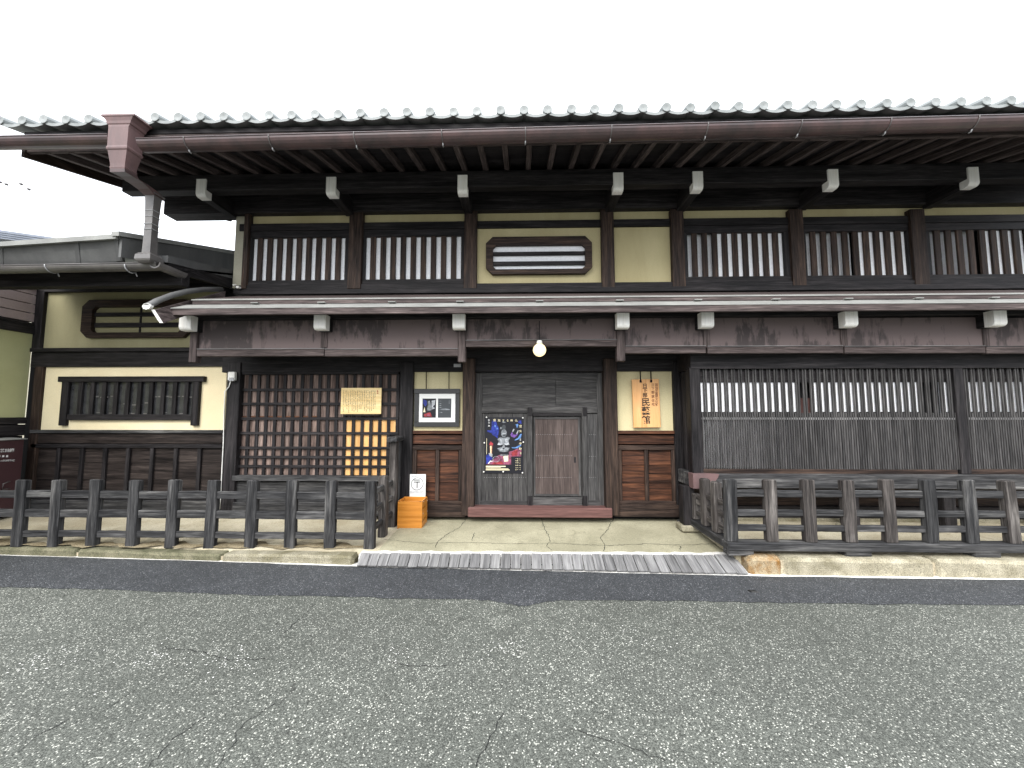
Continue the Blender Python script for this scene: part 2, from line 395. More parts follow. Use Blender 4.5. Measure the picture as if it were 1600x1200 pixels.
# ================================================================== GROUND
struct(sheet('road', [(-150, -150, 0), (150, -150, 0), (150, 150, 0), (-150, 150, 0)], 'asphalt_old'))
KL = [atz(px, py, 0) for px, py in ((0, 868), (550, 884), (1170, 899), (1600, 905))]     # foot of the kerb
d0 = (KL[1] - KL[0]).normalized(); d1 = (KL[3] - KL[2]).normalized()
KL = [KL[0] - d0 * 8] + KL[1:3] + [KL[3] + d1 * 8]
def kerb_at(x):
    for a, b in zip(KL, KL[1:]):
        if x <= b.x or b is KL[-1]: return a.y + (b.y - a.y) * (x - a.x) / (b.x - a.x)
# darker strip of newer asphalt along the kerb, with an uneven edge
edge_px = [(0, 917), (130, 920), (260, 925), (400, 930), (520, 932), (640, 935), (700, 936), (760, 938), (792, 943), (812, 947), (830, 946), (850, 940),
           (880, 938), (960, 938), (1100, 939), (1240, 942), (1400, 944), (1600, 945)]
ed = [atz(px, py, .004) for px, py in edge_px]
edge = [(ed[0].x - 8, ed[0].y + .5, .004)]
rng = random.Random(3)
for a, b in zip(ed, ed[1:]):
    for k in range(8):
        p = a.lerp(b, k / 8); edge.append((p.x, p.y + rng.uniform(-.012, .012), .004))
edge += [tuple(ed[-1]), (ed[-1].x + 8, ed[-1].y - .2, .004)]
bm = bmesh.new(); prev = None
for (x, y, z) in edge:
    cur = (bm.verts.new((x, y, z)), bm.verts.new((x, kerb_at(x) + .05, z)))
    if prev: bm.faces.new((prev[0], cur[0], cur[1], prev[1]))
    prev = cur
me = bpy.data.meshes.new('road_strip'); bm.to_mesh(me); bm.free(); me.materials.append(MATS['asphalt_new'])
struct(place(bpy.data.objects.new('road_strip', me), None, (0, 0, 0)))
# pale concrete edge at the foot of the kerb
v, f = [], []
xs = [-9 + i * .25 for i in range(72)]
for i, x in enumerate(xs):
    y = kerb_at(x); w = (.012 if x < -2.6 else .035) + rng.uniform(-.006, .008)
    v += [(x, y - w, .008), (x, y + .06, .008)]
    if i: f.append((2 * i - 2, 2 * i, 2 * i + 1, 2 * i - 1))
struct(mesh('gutter_edge', v, f, 'mortar'))

SLX0, SLX1 = -1.57, 2.20
ZK_L, ZK_R = .075, .160
YFL, YFR, YW, YB, YU, YWING = 4.335, 4.075, 5.35, 4.90, 5.38, 5.60
# apron grounds between the kerbs and the house
struct(sheet('left_pavement', [(-14, kerb_at(-14) + .13, ZK_L), (-1.575, kerb_at(-1.6) + .13, ZK_L + .015), (-1.575, 5.7, .155), (-3.9, 5.9, .17), (-14, 6.2, .18)], 'concrete_apron', th=.3))
struct(sheet('right_pavement', [(2.205, kerb_at(2.2) + .16, ZK_R - .004), (12, kerb_at(12) + .16, ZK_R - .004), (12, 6, .19), (2.205, 6, .19)], 'concrete_apron', th=.3))
_pl, _pr = atz(590, 866, .1), atz(1142, 869, .1)          # where the planks meet the slab
def slf(x): return _pl.y + (x - _pl.x) / (_pr.x - _pl.x) * (_pr.y - _pl.y)
SLYF = (slf(SLX0) + slf(SLX1)) / 2
slab = struct(sheet('entrance_slab', [(SLX0, slf(SLX0), .100), (SLX1, slf(SLX1), .100), (SLX1, 5.45, .150), (SLX0, 5.45, .150)], 'concrete_slab', th=.25))
def slabz(y): return .100 + (y - SLYF) / (5.45 - SLYF) * .05
# cracks in the slab
def crack(name, px, parent, zf, w, dz=.0025):
    pts = [atz(x, y, .12) for x, y in px]; pts = [atz(x, y, zf(p.y)) for (x, y), p in zip(px, pts)]
    fine = []
    for a, b in zip(pts, pts[1:]):
        n = max(2, int((b - a).length / .03))
        for k in range(n):
            p = a.lerp(b, k / n); fine.append(p + Vector((rng.uniform(-.010, .010), rng.uniform(-.010, .010), 0)))
    fine.append(pts[-1]); v, f = [], []
    for i, p in enumerate(fine):
        d = (fine[min(i + 1, len(fine) - 1)] - fine[max(i - 1, 0)]); d.z = 0; d.normalize(); s = Vector((-d.y, d.x, 0)) * w * rng.uniform(.35, 1) / 2
        z = zf(p.y) + dz
        v += [(p.x - s.x, p.y - s.y, z), (p.x + s.x, p.y + s.y, z)]
        if i: f.append((2 * i - 2, 2 * i - 1, 2 * i + 1, 2 * i))
    return mesh(name, v, f, 'soil' if w > .02 else 'void', parent)
for px in ([(846, 809), (850, 824), (858, 838), (860, 846), (853, 853), (862, 860)], [(958, 810), (950, 826), (938, 841), (946, 852), (943, 862)],
           [(728, 811), (718, 824), (700, 834), (684, 846), (681, 856)], [(600, 843), (660, 849), (740, 848), (800, 850), (870, 849), (940, 853), (1010, 850), (1066, 852), (1120, 850)],
           [(741, 832), (738, 845)], [(1063, 853), (1064, 861)]):
    crack('crack', px, slab, slabz, .009)
# mortar band between slab and ramp boards
top_y = lambda x: kerb_at(x)
v, f = [], []; xs = [SLX0 - .16 + i * (SLX1 + .12 - SLX0 + .16) / 60 for i in range(61)]
for i, x in enumerate(xs):
    yb = slf(x) + .085 + rng.uniform(-.016, .016); yf = kerb_at(x) + .03
    v += [(x, yf, .012), (x, slf(x) - .02, .055), (x, slf(x) - .004, .1005), (x, yb, slabz(yb) + .0035)]
    if i: a = 4 * i; f += [(a - 4, a, a + 1, a - 3), (a - 3, a + 1, a + 2, a - 2), (a - 2, a + 2, a + 3, a - 1)]
struct(mesh('mortar_band', v, f, 'mortar'))
# kerb stones
kl = struct(mesh('kerb', [(-9, kerb_at(-9) + .02, -.1), (-2.0, kerb_at(-2.0) + .02, -.1), (-2.0, kerb_at(-2) + .14, -.1), (-9, kerb_at(-9) + .14, -.1),
     (-9, kerb_at(-9) + .02, .05), (-2.0, kerb_at(-2.0) + .02, .05), (-2.0, kerb_at(-2) + .14, .05), (-9, kerb_at(-9) + .14, .05)],
     [(0, 1, 2, 3), (4, 5, 6, 7), (0, 1, 5, 4), (1, 2, 6, 5), (2, 3, 7, 6), (3, 0, 4, 7)], 'soil'))
kr = struct(mesh('kerb', [(2.45, kerb_at(2.45) + .03, -.1), (9, kerb_at(9) + .03, -.1), (9, kerb_at(9) + .18, -.1), (2.45, kerb_at(2.45) + .18, -.1),
     (2.45, kerb_at(2.45) + .03, .13), (9, kerb_at(9) + .03, .13), (9, kerb_at(9) + .18, .13), (2.45, kerb_at(2.45) + .18, .13)],
     [(0, 1, 2, 3), (4, 5, 6, 7), (0, 1, 5, 4), (1, 2, 6, 5), (2, 3, 7, 6), (3, 0, 4, 7)], 'soil'))
def kerbstones(xsplit, zt, dep, parent, ch, mats):
    for k, (a, b) in enumerate(zip(xsplit, xsplit[1:])):
        ya, yb = kerb_at(a), kerb_at(b); L = math.hypot(b - a, yb - ya); c = Vector(((a + b) / 2, (ya + yb) / 2 + dep / 2, 0))
        worn('kerb_stone', (c.x - L / 2 + .004, c.x + L / 2 - .004), (c.y - dep / 2, c.y + dep / 2), (-.06, zt), mats[min(k, len(mats) - 1)], parent, ch, .006, 9, (0, 0, math.atan2(yb - ya, b - a)))
xk = lambda px, py: atz(px, py, 0).x
kerbstones([-9, -7.2, xk(122, 870), xk(347, 877), xk(552, 884)], ZK_L + .006, .16, kl, .022, ['kerb_stone', 'kerb_moss', 'kerb_moss', 'kerb_stone'])
kerbstones([xk(1172, 899), xk(1225, 899), xk(1465, 903), 5.2, 6.8, 8.6], ZK_R + .004, .20, kr, .03, ['kerb_rust', 'kerb_pale'])
# dirt gathered along the feet of the left fence
v, f = [], []; n_ = 90
for i in range(n_ + 1):
    x = -9 + i * (9 - 1.75) / n_; yc = YFL + .06; w0 = .06 + .03 * math.sin(i * .9) + rng.uniform(-.025, .025); w1 = .07 + .05 * math.sin(i * .53 + 1) + rng.uniform(-.04, .04)
    gz_ = lambda y: ZK_L + .0165 + (y - 4.15) * .062
    v += [(x, yc - w0, gz_(yc - w0)), (x, yc + max(.01, w1), gz_(yc + max(.01, w1)))]
    if i: f.append((2 * i - 2, 2 * i, 2 * i + 1, 2 * i - 1))
struct(mesh('dirt_strip', v, f, 'dirt'))
# cracks and worn paint specks in the road
road = bpy.data.objects['road']
for px in ([(232, 1199), (244, 1185), (260, 1165), (280, 1147), (305, 1132), (322, 1121)], [(342, 1199), (350, 1180), (365, 1160), (370, 1145), (382, 1130), (402, 1119), (430, 1100)], [(742, 1199), (760, 1160), (772, 1140), (786, 1113)],
           [(160, 1112), (190, 1092), (212, 1079)], [(440, 992), (470, 966), (493, 944)], [(606, 1034), (640, 1041), (700, 1040)], [(20, 1180), (60, 1150), (110, 1122)], [(900, 1140), (960, 1160), (1040, 1190)], [(255, 1012), (310, 1018), (360, 1032), (420, 1030)]):
    crack('crack', px, road, lambda y: 0.0, .0048, .0035)
v, f = [], []
for (px, py, n_, sp) in ((52, 1037, 60, .10), (237, 1030, 60, .09), (365, 1030, 60, .11), (790, 1014, 70, .08), (625, 1028, 30, .08), (1010, 1000, 30, .10), (300, 1032, 50, .25), (100, 1025, 50, .22)):
    c = atz(px, py, 0)
    for k in range(n_):
        x, y, q = c.x + rng.gauss(0, sp), c.y + rng.gauss(0, sp * .7), rng.uniform(.002, .006); i = len(v); a = rng.uniform(0, 3)
        v += [(x + q * math.cos(a + t), y + q * rng.uniform(.6, 1.2) * math.sin(a + t), .0045) for t in (0, 1.4, 3.0, 4.5)]; f.append((i, i + 1, i + 2, i + 3))
o = mesh('paint_specks', v, f, 'white_paint', road); o['kind'] = 'stuff'
# small weeds and dry leaves in the kerb joint
def weed(x, y, z, n, s, label):
    t = thing('weed', label, 'weed', (x, y, z), 'weeds in the kerb joints'); v, f = [], []
    for k in range(n):
        a = rng.uniform(0, 6.28); L = s * rng.uniform(.5, 1.1); w = s * .22; up = rng.uniform(.2, .8)
        d = Vector((math.cos(a), math.sin(a), up)).normalized(); sd_ = Vector((-math.sin(a), math.cos(a), 0)) * w
        p0 = Vector((x, y, z)); m_ = p0 + d * L * .5; e = p0 + d * L - Vector((0, 0, L * .15)); i = len(v)
        v += [p0 - sd_ * .2, m_ - sd_, e, m_ + sd_, p0 + sd_ * .2]; f.append((i, i + 1, i + 2, i + 3, i + 4))
    mesh('leaves', v, f, 'dry_leaf', t)
p = atz(127, 867, .0); weed(p.x, p.y - .01, .002, 16, .05, 'small pale weed in kerb joint below a grey fence post')
p = atz(133, 848, .09); weed(p.x, p.y, .085, 10, .035, 'small pale weed growing at the foot of a grey fence post')

# ================================================================== MAIN HOUSE
H = thing('merchant_house', 'dark timber merchant house with latticed windows and deep double eaves', 'house', (1.5, YW, .15))
# ---- ground floor posts and beams (front faces about YW)
def post(xa, xb, ya, yb, Y=YW - .05, dep=.14, mat='wood_black', par=H, name='post', bev=.006): return pbox(name, xa, xb, ya, yb, Y, dep, mat, par, bev)
post(350, 370, 566, 800); post(623, 644, 566, 800)
post(722, 741, 560, 806, YW - .09, .2, 'wood_brown'); post(945, 966, 560, 806, YW - .09, .2, 'wood_brown')
post(1055, 1070, 566, 806, YW - .05)
X0, X1 = PX(350, 560, YW), PX(1760, 560, YW)
box('header_beam', (X0, X1), (YW - .03, YW + .12), (PZ(800, 581, YW), PZ(800, 530, YW)), 'wood_black', H, .006)
box('wall_core', (X0 + .1, X1), (YW + .13, YW + .2), (.12, PZ(800, 470, YW)), 'void', H, 0)
# plaster panels beside the door
pbox('plaster_panel', 643, 723, 579, 673, YW + .01, .06, 'plaster_pale', H, .002)
pbox('plaster_panel', 964, 1056, 579, 674, YW + .01, .06, 'plaster_pale', H, .002)
# wainscots beside the door
for (a, b) in ((643, 723), (965, 1057)):
    pbox('rail', a, b, 673, 678, YW - .03, .1, 'wood_red', H); pbox('rail', a, b, 680, 694, YW - .005, .06, 'wood_red', H)
    pbox('rail', a, b, 696, 703, YW - .02, .08, 'wood_brown', H); pbox('rail', a, b, 783, 788, YW - .02, .08, 'wood_brown', H)
    pbox('base_beam', a - 4, b + 4, 789, 808, YW - .06, .14, 'wood_brown', H)
    m_ = (a + b) / 2
    for (c, d) in ((a, a + 7), (m_ - 3, m_ + 3), (b - 7, b)): pbox('stile', c, d, 703, 783, YW - .012, .05, 'wood_brown', H)
    for (c, d) in ((a + 7, m_ - 3), (m_ + 3, b - 7)):
        ys = (703, 727, 741, 755, 783) if a > 800 else (703, 729, 754, 783)
        for y0, y1 in zip(ys, ys[1:]): pbox('board', c, d, y0 + .3, y1 - .3, YW + .02 + rng.uniform(-.003, .003), .03, 'wood_red', H, .003)
# ---- door
door = pbox('door', 742, 944, 580, 793, YW + .06, .04, 'wood_door', H, .003)
YD = YW + .03
for r in ((742, 753, 583, 793), (934, 944, 583, 793)): pbox('stile', *r, YD, .029, 'wood_door', door)
pbox('rail', 753, 934, 583, 592, YD, .029, 'wood_door', door); pbox('rail', 753, 934, 635, 645, YD - .01, .039, 'wood_door', door)
for (a, b) in ((753.5, 868), (868.5, 933.5)): pbox('board', a, b, 592, 635, YD + .018, .011, 'wood_door', door, .002)
for (a, b) in ((753, 778), (778.4, 801), (801.4, 824)): pbox('board', a, b, 645.5, 783, YD + .014 + rng.uniform(0, .004), .011, 'wood_door', door, .002)
pbox('rail', 750, 824, 783, 792, YD - .004, .03, 'wood_door', door)
for (a, b) in ((824, 832), (910, 918)):
    pbox('stile', a, b, 637, 791, YD - .022, .05, 'wood_door', door); pbox('cleat', a + .5, b - .5, 775, 791.5, YD - .030, .007, 'wood_black', door, .001)
    pbox('cleat', a + .5, b - .5, 636.5, 650, YD - .030, .007, 'wood_black', door, .001)
pbox('board', 918, 934, 647, 782, YD + .012, .012, 'wood_door', door, .002); pbox('rail', 918, 938, 782, 791, YD - .004, .03, 'wood_door', door)
pbox('rail', 832, 910, 777, 791, YD - .006, .03, 'wood_door', door); pbox('rail', 832, 910, 645, 650, YD - .004, .03, 'wood_black', door, .002)
lf = pbox('door_leaf', 834, 907, 652, 775, YD + .012, .016, 'wood_doorleaf', H, .003)
for (a, b) in ((834, 836.5), (904, 907)): pbox('edge_strip', a, b, 652, 775, YD + .004, .0075, 'wood_door', lf, .001)
for (a, b) in ((652, 655), (772, 775)): pbox('edge_strip', 836.6, 903.9, a, b, YD + .003, .0085, 'wood_door', lf, .001)
pbox('finger_pull', 897, 900, 714, 723, YD + .010, .0018, 'wood_black', lf, .0005)
def nails(py, xs, Y, par):
    v, f = [], []
    for x in xs:
        c = at(x, py, Y); i = len(v); r = .0035
        v += [(c.x + r * math.cos(k * 1.047), Y, c.z + r * math.sin(k * 1.047)) for k in range(6)]; v.append((c.x, Y - .003, c.z))
        f += [(i + k, i + (k + 1) % 6, i + 6) for k in range(6)]
    mesh('nail_row', v, f, 'steel', par)
for py in (679, 712, 746): nails(py, [838 + 3.4 * k for k in range(17)], YD + .0115, lf)
for py in (746,): nails(py, [757 + 3.4 * k for k in range(20)], YD + .0135, door)
for py in (679, 713, 746): nails(py, [921 + 3 * k for k in range(4)], YD + .0115, door)
pbox('threshold', 731, 957, 794, 809, YW - .14, .22, 'wood_redpaint', H, .008)
# ---- latticed window left of the door
lw = pbox('lattice_window', 368, 626, 576, 748, YW + .055, .02, 'void', H, .001)
YLT = YW + .02
vx = [373.5 + 13.72 * k for k in range(19)]; hy = [609, 631, 654, 677, 700, 714.5, 729]
# backing boards, one between each pair of rails and bars
fresh = lambda x, y: (x > 535 and y > 652) and not (x > 612 and y > 676)
for i in range(18):
    a, b = vx[i] + .2, vx[i + 1] - .2
    if i in (4, 9, 14): a += .6
    for (y0, y1) in ((581, 653.6), (654.2, 744)):
        m_ = 'wood_fresh' if fresh((a + b) / 2, (y0 + y1) / 2 - 20) else ('wood_black' if fresh((a + b) / 2, 660) and y0 > 650 else 'wood_lattice_board')
        if i == 17 and y0 > 650:
            pbox('board', a, b, 654.2, 676, YLT + .022, .012, 'wood_fresh', lw, .001); pbox('board', a, b, 676.5, 744, YLT + .024, .01, 'wood_black', lw, .001); continue
        if y0 > 650 and 535 < (a + b) / 2 < 615: m_ = 'wood_fresh'
        pbox('board', a, b, y0, y1, YLT + .022 + rng.uniform(0, .006), .01, m_, lw, .001)
for x in vx: pbox('bar', x - 2.4, x + 2.4, 578, 745, YLT, .020, 'wood_black', lw, .002)
for y in hy: pbox('bar', 371, 622.5, y - 2.1, y + 2.1, YLT - .008, .020, 'wood_black', lw, .002)
pbox('rail', 368, 623, 579, 585, YW - .02, .06, 'wood_black', H)
# thin rusty strip showing behind the lattice
pbox('strip', 374, 500, 650, 653, YLT + .0205, .001, 'wood_rust', lw, 0)
# sill and wainscot under the lattice
pbox('sill', 362, 626, 744, 752, YW - .06, .12, 'wood_fence', H)
pbox('board', 369, 623, 753, 785, YW - .0, .04, 'wood_fence', H)
pbox('base_beam', 348, 644, 786, 806, YW - .05, .12, 'wood_fence', H)

# ---- bay window right of the entrance
bx0 = PX(1082, 650, YB); bx1 = PX(1800, 650, YB)
zb_top, zs0, zs1 = PZ(1300, 566, YB), PZ(1300, 733, YB), PZ(1300, 741, YB)
box('bay_roof_beam', (bx0 - .01, bx1), (YB - .02, YW - .04), (PZ(1300, 576, YB), PZ(1300, 545, YB)), 'wood_black', H)
for (a, b) in ((1080, 1097), (1497, 1512), (1740, 1756)): post(a, b, 574, 741, YB - .012, .12)
bay = box('bay_window', (bx0 + .02, bx1), (YB + .15, YB + .17), (zs0, PZ(1300, 577, YB)), 'void', H, 0)
# side of the bay towards the door
for k, (ya, yb) in enumerate(((YB + .11, YB + .25), (YB + .252, YW - .055))):
    box('side_board', (bx0 + .02, bx0 + .04), (ya, yb), (zs1, PZ(1300, 577, YB)), 'wood_black', H)
# shoji behind the slats
pz = lambda y: PZ(1300, y, YB)
for (a, b, m_) in ((1094, 1247, 'paper_white'), (1275, 1437, 'paper_white'), (1472, 1498, 'paper_white'), (1510, 1760, 'paper_white')):
    sp_ = pbox('shoji_panel', a, b, 594, 731, YB + .044, .012, m_, bay, 0)
    pbox('shoji_rail', a, b, 643.5, 651, YB + .037, .006, 'wood_black', bay, 0)
pbox('shoji_edge', 1247.3, 1252, 590, 731, YB + .08, .02, 'wood_black', bay, .001); pbox('shoji_edge', 1270, 1274.7, 590, 731, YB + .08, .02, 'wood_black', bay, .001)
pbox('inner_board', 1252.3, 1269.7, 622, 731, YB + .12, .01, 'wood_redpaint', bay, 0)
pbox('transom_board', 1094, 1760, 577, 597, YB + .032, .011, 'wood_black', bay, .001)
pitch = (PX(1497, 655, YB) - PX(1097, 655, YB)) / 106
def slats(xa, xb, ph):
    n = int(round((PX(xb, 655, YB) - PX(xa, 655, YB)) / pitch)); xs0 = PX(xa, 655, YB)
    for i in range(n):
        c = xs0 + (i + .5) * pitch; short = (i + ph) % 3 == 0
        box('slat', (c - .0088, c + .0088), (YB + .008, YB + .028), (pz(733.5), pz(645 if short else 576)), 'wood_door', bay, .002)
slats(1097, 1497, 0); slats(1512.5, 1740, 1)
pbox('mid_rail', 1096, 1497, 652.5, 656, YB + .011, .03, 'wood_plank', bay, .001); pbox('mid_rail', 1512, 1740, 652.5, 656, YB + .011, .03, 'wood_plank', bay, .001)
pbox('sill_strip', 1096, 1497, 733.5, 741, YB - .006, .06, 'wood_brown', H); pbox('sill_strip', 1512.3, 1740, 733.5, 741, YB - .006, .06, 'wood_brown', H)
# heavy sill beam with a copper shoe on its corner
sz0, sz1 = PZ(1300, 764, YB - .09), PZ(1300, 742, YB - .09)
box('sill_beam', (bx0 - .05, bx1), (YB - .08, YW - .06), (sz0, sz1), 'wood_fence', H, .008)
cx = PX(1083, 752, YB - .09)
mesh('copper_shoe', [(bx0 - .056, YB - .086, sz0 - .005), (bx0 + .19, YB - .086, sz0 - .005), (bx0 + .20, YB - .086, sz0 + .07), (bx0 + .245, YB - .086, sz0 + .13), (bx0 + .26, YB - .086, sz1 + .004), (bx0 - .056, YB - .086, sz1 + .004),
     (bx0 - .056, YB + .05, sz1 + .004), (bx0 - .056, YB + .03, sz0 - .005), (bx0 + .25, YB - .06, sz1 + .004)], [(0, 1, 2, 3, 4, 5), (0, 5, 6, 7), (5, 4, 8, 6)], 'copper_mauve', H)
# feet and dark void under the bay
for px in (1075, 1330, 1480, 1640):
    c = PX(px, 780, YB + .05); box('foot_post', (c - .07, c + .07), (YB + .02, YB + .16), (.17, sz0), 'wood_black', H)
    box('foot_stone', (c - .11, c + .11), (YB - .02, YB + .20), (.14, .215), 'kerb_stone', H, .015)
box('foundation_beam', (bx0 + .1, bx1), (YW - .05, YW + .06), (.20, .36), 'wood_black', H); box('foundation_stone', (bx0 + .1, bx1), (YW - .09, YW + .06), (.1, .215), 'kerb_stone', H, .012)
box('underfloor_board', (bx0 + .1, bx1), (YW + .02, YW + .05), (.36, .75), 'wood_brown', H)

# ---- lower eave (board roof on white tipped arms)
YE1, YE2 = 4.35, 4.56
ex0, ex1 = PX(268, 483, YE1), 8.2
e_b, e_t = PZ(850, 488.5, YE1), PZ(850, 477.5, YE1)
t2, f2b, f2t, tw = PZ(850, 472.6, YE2), PZ(850, 471, YE2), PZ(850, 464.3, YE2), PZ(850, 460, YW)
eave = prism_x('lower_eave', [(YE1 + .04, e_t - .045), (YE1 + .03, e_t - .003), (YE2 + .02, t2 - .006), (YW - .03, tw - .06), (YW - .03, tw - .13)], ex0 + .01, ex1, 'wood_black', H)
box('fascia', (ex0, ex1), (YE1, YE1 + .035), (e_b, e_t - .004), 'wood_mauve', eave, .004)
prism_x('edge_flashing', [(YE1 - .006, e_t - .006), (YE1 - .006, e_t + .002), (YE2 - .002, t2 + .002), (YE2 - .002, t2 - .004)], ex0 - .01, ex1, 'zinc_light', eave)
prism_x('upper_course', [(YE2, f2b - .004), (YE2, f2t), (YW - .035, tw), (YW - .035, tw - .05), (YE2 + .02, f2b - .006)], ex0 + .06, ex1, 'wood_mauve', eave)
prism_x('course_flashing', [(YE2 - .008, f2t - .010), (YE2 - .008, f2t + .003), (YE2 + .10, f2t + .042), (YE2 + .10, f2t + .037)], ex0 + .05, ex1, 'zinc_light', eave)
px_ = 298; k = 0
for px in [399, 503, 613, 719, 843, 968, 1090, 1212, 1325, 1435, 1553, 1670]:
    c = PX(px, 471, YE2 - .03); box('snow_clip', (c - .045, c + .045), (YE2 - .055, YE2 - .012), (t2 + .002, t2 + .014), 'zinc_light', eave, .002)
# curved verge cap at the left end
XV = -4.20
cap = [atx(px, py, XV) for px, py in ((230, 479), (246, 470), (268, 461.5), (292, 455.5), (318, 452.5), (345, 452))]
loops = []
for i, p_ in enumerate(cap):
    d = (cap[min(i + 1, 5)] - cap[max(i - 1, 0)]).normalized(); n_ = Vector((1, 0, 0)).cross(d)
    if n_.z < 0: n_ = -n_
    loops.append([p_ + Vector((.045 * math.cos(a), 0, 0)) + n_ * (.034 * math.sin(a)) for a in [q * math.pi / 4 for q in range(8)]])
loft('verge_cap', loops, 'zinc', eave, True)
tip = cap[0]; mesh('verge_end', [tip + Vector((.048 * math.cos(q * math.pi / 4), -.012, .037 * math.sin(q * math.pi / 4))) for q in range(8)] + [tip + Vector((.048 * math.cos(q * math.pi / 4), .03, .01 + .037 * math.sin(q * math.pi / 4))) for q in range(8)],
     [tuple(range(8)), tuple(range(8, 16))] + [(i, (i + 1) % 8, 8 + (i + 1) % 8, 8 + i) for i in range(8)], 'white_paint', eave)
# verge board under the cap, pale end grain
va, vb = tip + Vector((.03, .03, -.03)), cap[-1] + Vector((.03, 0, -.03))
mesh('verge_board', [va, va + Vector((.06, .05, -.14)), va + Vector((.10, .05, -.14)), va + Vector((.04, 0, 0)), vb, vb + Vector((0, 0, -.16)), vb + Vector((.04, 0, -.16)), vb + Vector((.04, 0, 0))],
     [(0, 1, 2, 3), (4, 5, 6, 7), (0, 1, 5, 4), (3, 2, 6, 7), (0, 3, 7, 4), (1, 2, 6, 5)], 'wood_mauve', eave)
mesh('verge_board_end', [va + Vector((-.002, -.004, 0)), va + Vector((.058, .046, -.14)), va + Vector((.094, .046, -.14)), va + Vector((.034, -.004, 0)),
     va + Vector((-.002, -.012, 0)), va + Vector((.058, .038, -.14)), va + Vector((.094, .038, -.14)), va + Vector((.034, -.012, 0))],
     [(0, 1, 2, 3), (4, 5, 6, 7), (0, 1, 5, 4), (1, 2, 6, 5), (2, 3, 7, 6), (3, 0, 4, 7)], 'wood_tip', eave)
# arms with white painted tips
def arm(px, yt, yb, Yt, Yw, wpx, white, tipw, refy):
    x = PX(px, (yt + yb) / 2, Yt); w = wpx * Yt / F / 2; zt, zb = PZ(800, yt, Yt), PZ(800, yb, Yt); r = .045
    arc = [(Yt + r - r * math.cos(a), zb + r - r * math.sin(a)) for a in [i * math.pi / 10 for i in range(6)]]
    prof = [(Yt, zt), ] + arc + [(Yt + white, zb), (Yt + white, zt)]
    prof = [(y, z) for y, z in prof]
    b = box('arm', (x - w + .003, x + w - .003), (Yt + white - .004, Yw), (zb + .003, zt - .003), 'wood_black', H, .006)
    prism_x('painted_tip', prof, x - w, x + w, tipw, b)
YA = 4.54
for px in (289, 499.5, 716.5, 974, 1106, 1331, 1564): arm(px, 489.5, 513, YA, YW, 19.5, .10, 'wood_tip', 0)
box('purlin', (PX(285, 500, 4.64) , ex1), (4.64, 4.76), (PZ(800, 496, 4.64), PZ(800, 484, 4.64)), 'wood_black', H)
# hanging board screen under the arms
YP = 4.70
def screen(a, b, y0, y1, y2):
    pbox('screen_board', a, b, y0, y1, YP + .025, .02, 'dripboard', H, .003); pbox('screen_rail', a, b, y1, y2, YP - .005, .06, 'wood_mauve', H, .005)
    pbox('drip_ledge', a, b, y1 - 1.1, y1 - .2, YP - .012, .05, 'wood_plank', H, .001)
splits = [(307, 506), (507, 716)]
for a, b in splits: screen(a, b, 498, 545.5, 556.5)
screen(727.5, 964, 498, 531.5, 541.5)
for a, b in ((976.5, 1103), (1106, 1318), (1320, 1540), (1542, 1800)): screen(a, b, 496, 541, 552)
for (a, b, y) in ((296, 307, 566), (715.5, 727.5, 565.5), (964, 976.5, 564)): pbox('hanging_strut', a, b, 500, y, YP - .015, .09, 'wood_mauve', H, .005)
for px in (506.5, 1104.5, 1319, 1541): pbox('batten', px - 5, px + 5, 500, 543, YP + .012, .012, 'wood_mauve', H, .002)
box('soffit_board', (ex0 + .1, ex1), (YP + .1, YW - .02), (PZ(800, 548, YW), PZ(800, 546, YW)), 'wood_black', H, 0)

# ---- upper storey (post faces at YU)
ux0 = PX(366, 400, YU); ux1 = PX(1800, 400, YU)
box('wall_core', (ux0 + .02, ux1), (YU + .2, YU + .28), (PZ(800, 470, YU), PZ(800, 250, YU)), 'void', H, 0)
box('sill_beam', (ux0 + .05, ux1), (YU - .05, YU + .1), (PZ(800, 458.5, YU), PZ(800, 451, YU)), 'wood_black', H)
box('sill_rail', (ux0 + .05, ux1), (YU - .02, YU + .1), (PZ(800, 450.5, YU), PZ(800, 443, YU)), 'wood_black', H)
box('lintel_beam', (ux0 + .05, ux1), (YU - .0, YU + .12), (PZ(800, 355.5, YU), PZ(800, 344.5, YU)), 'wood_black', H)
box('plaster_strip', (ux0 + .05, ux1), (YU + .05, YU + .11), (PZ(800, 344.7, YU), PZ(800, 329, YU)), 'plaster_ochre', H, 0)
box('top_beam', (PX(262, 320, YU), ux1), (YU - .06, YU + .16), (PZ(800, 330.5, YU), PZ(800, 300, YU)), 'wood_black', H)
pbox('plaster_strip', 366, 381, 338, 450, YU + .02, .1, 'plaster_grey', H, .003)
for (a, b) in ((379, 387), (544, 565), (725, 745), (940, 960), (1050, 1070), (1237, 1258), (1427, 1450), (1637, 1658)):
    post(a, b, 326, 451, YU - .035, .16, 'wood_brown' if a < 1240 else 'wood_brown')
pbox('plaster_panel', 745, 940, 355, 443, YU + .035, .06, 'plaster_ochre', H, .002)
pbox('plaster_panel', 960, 1050, 355, 443, YU + .035, .06, 'plaster_ochre', H, .002)
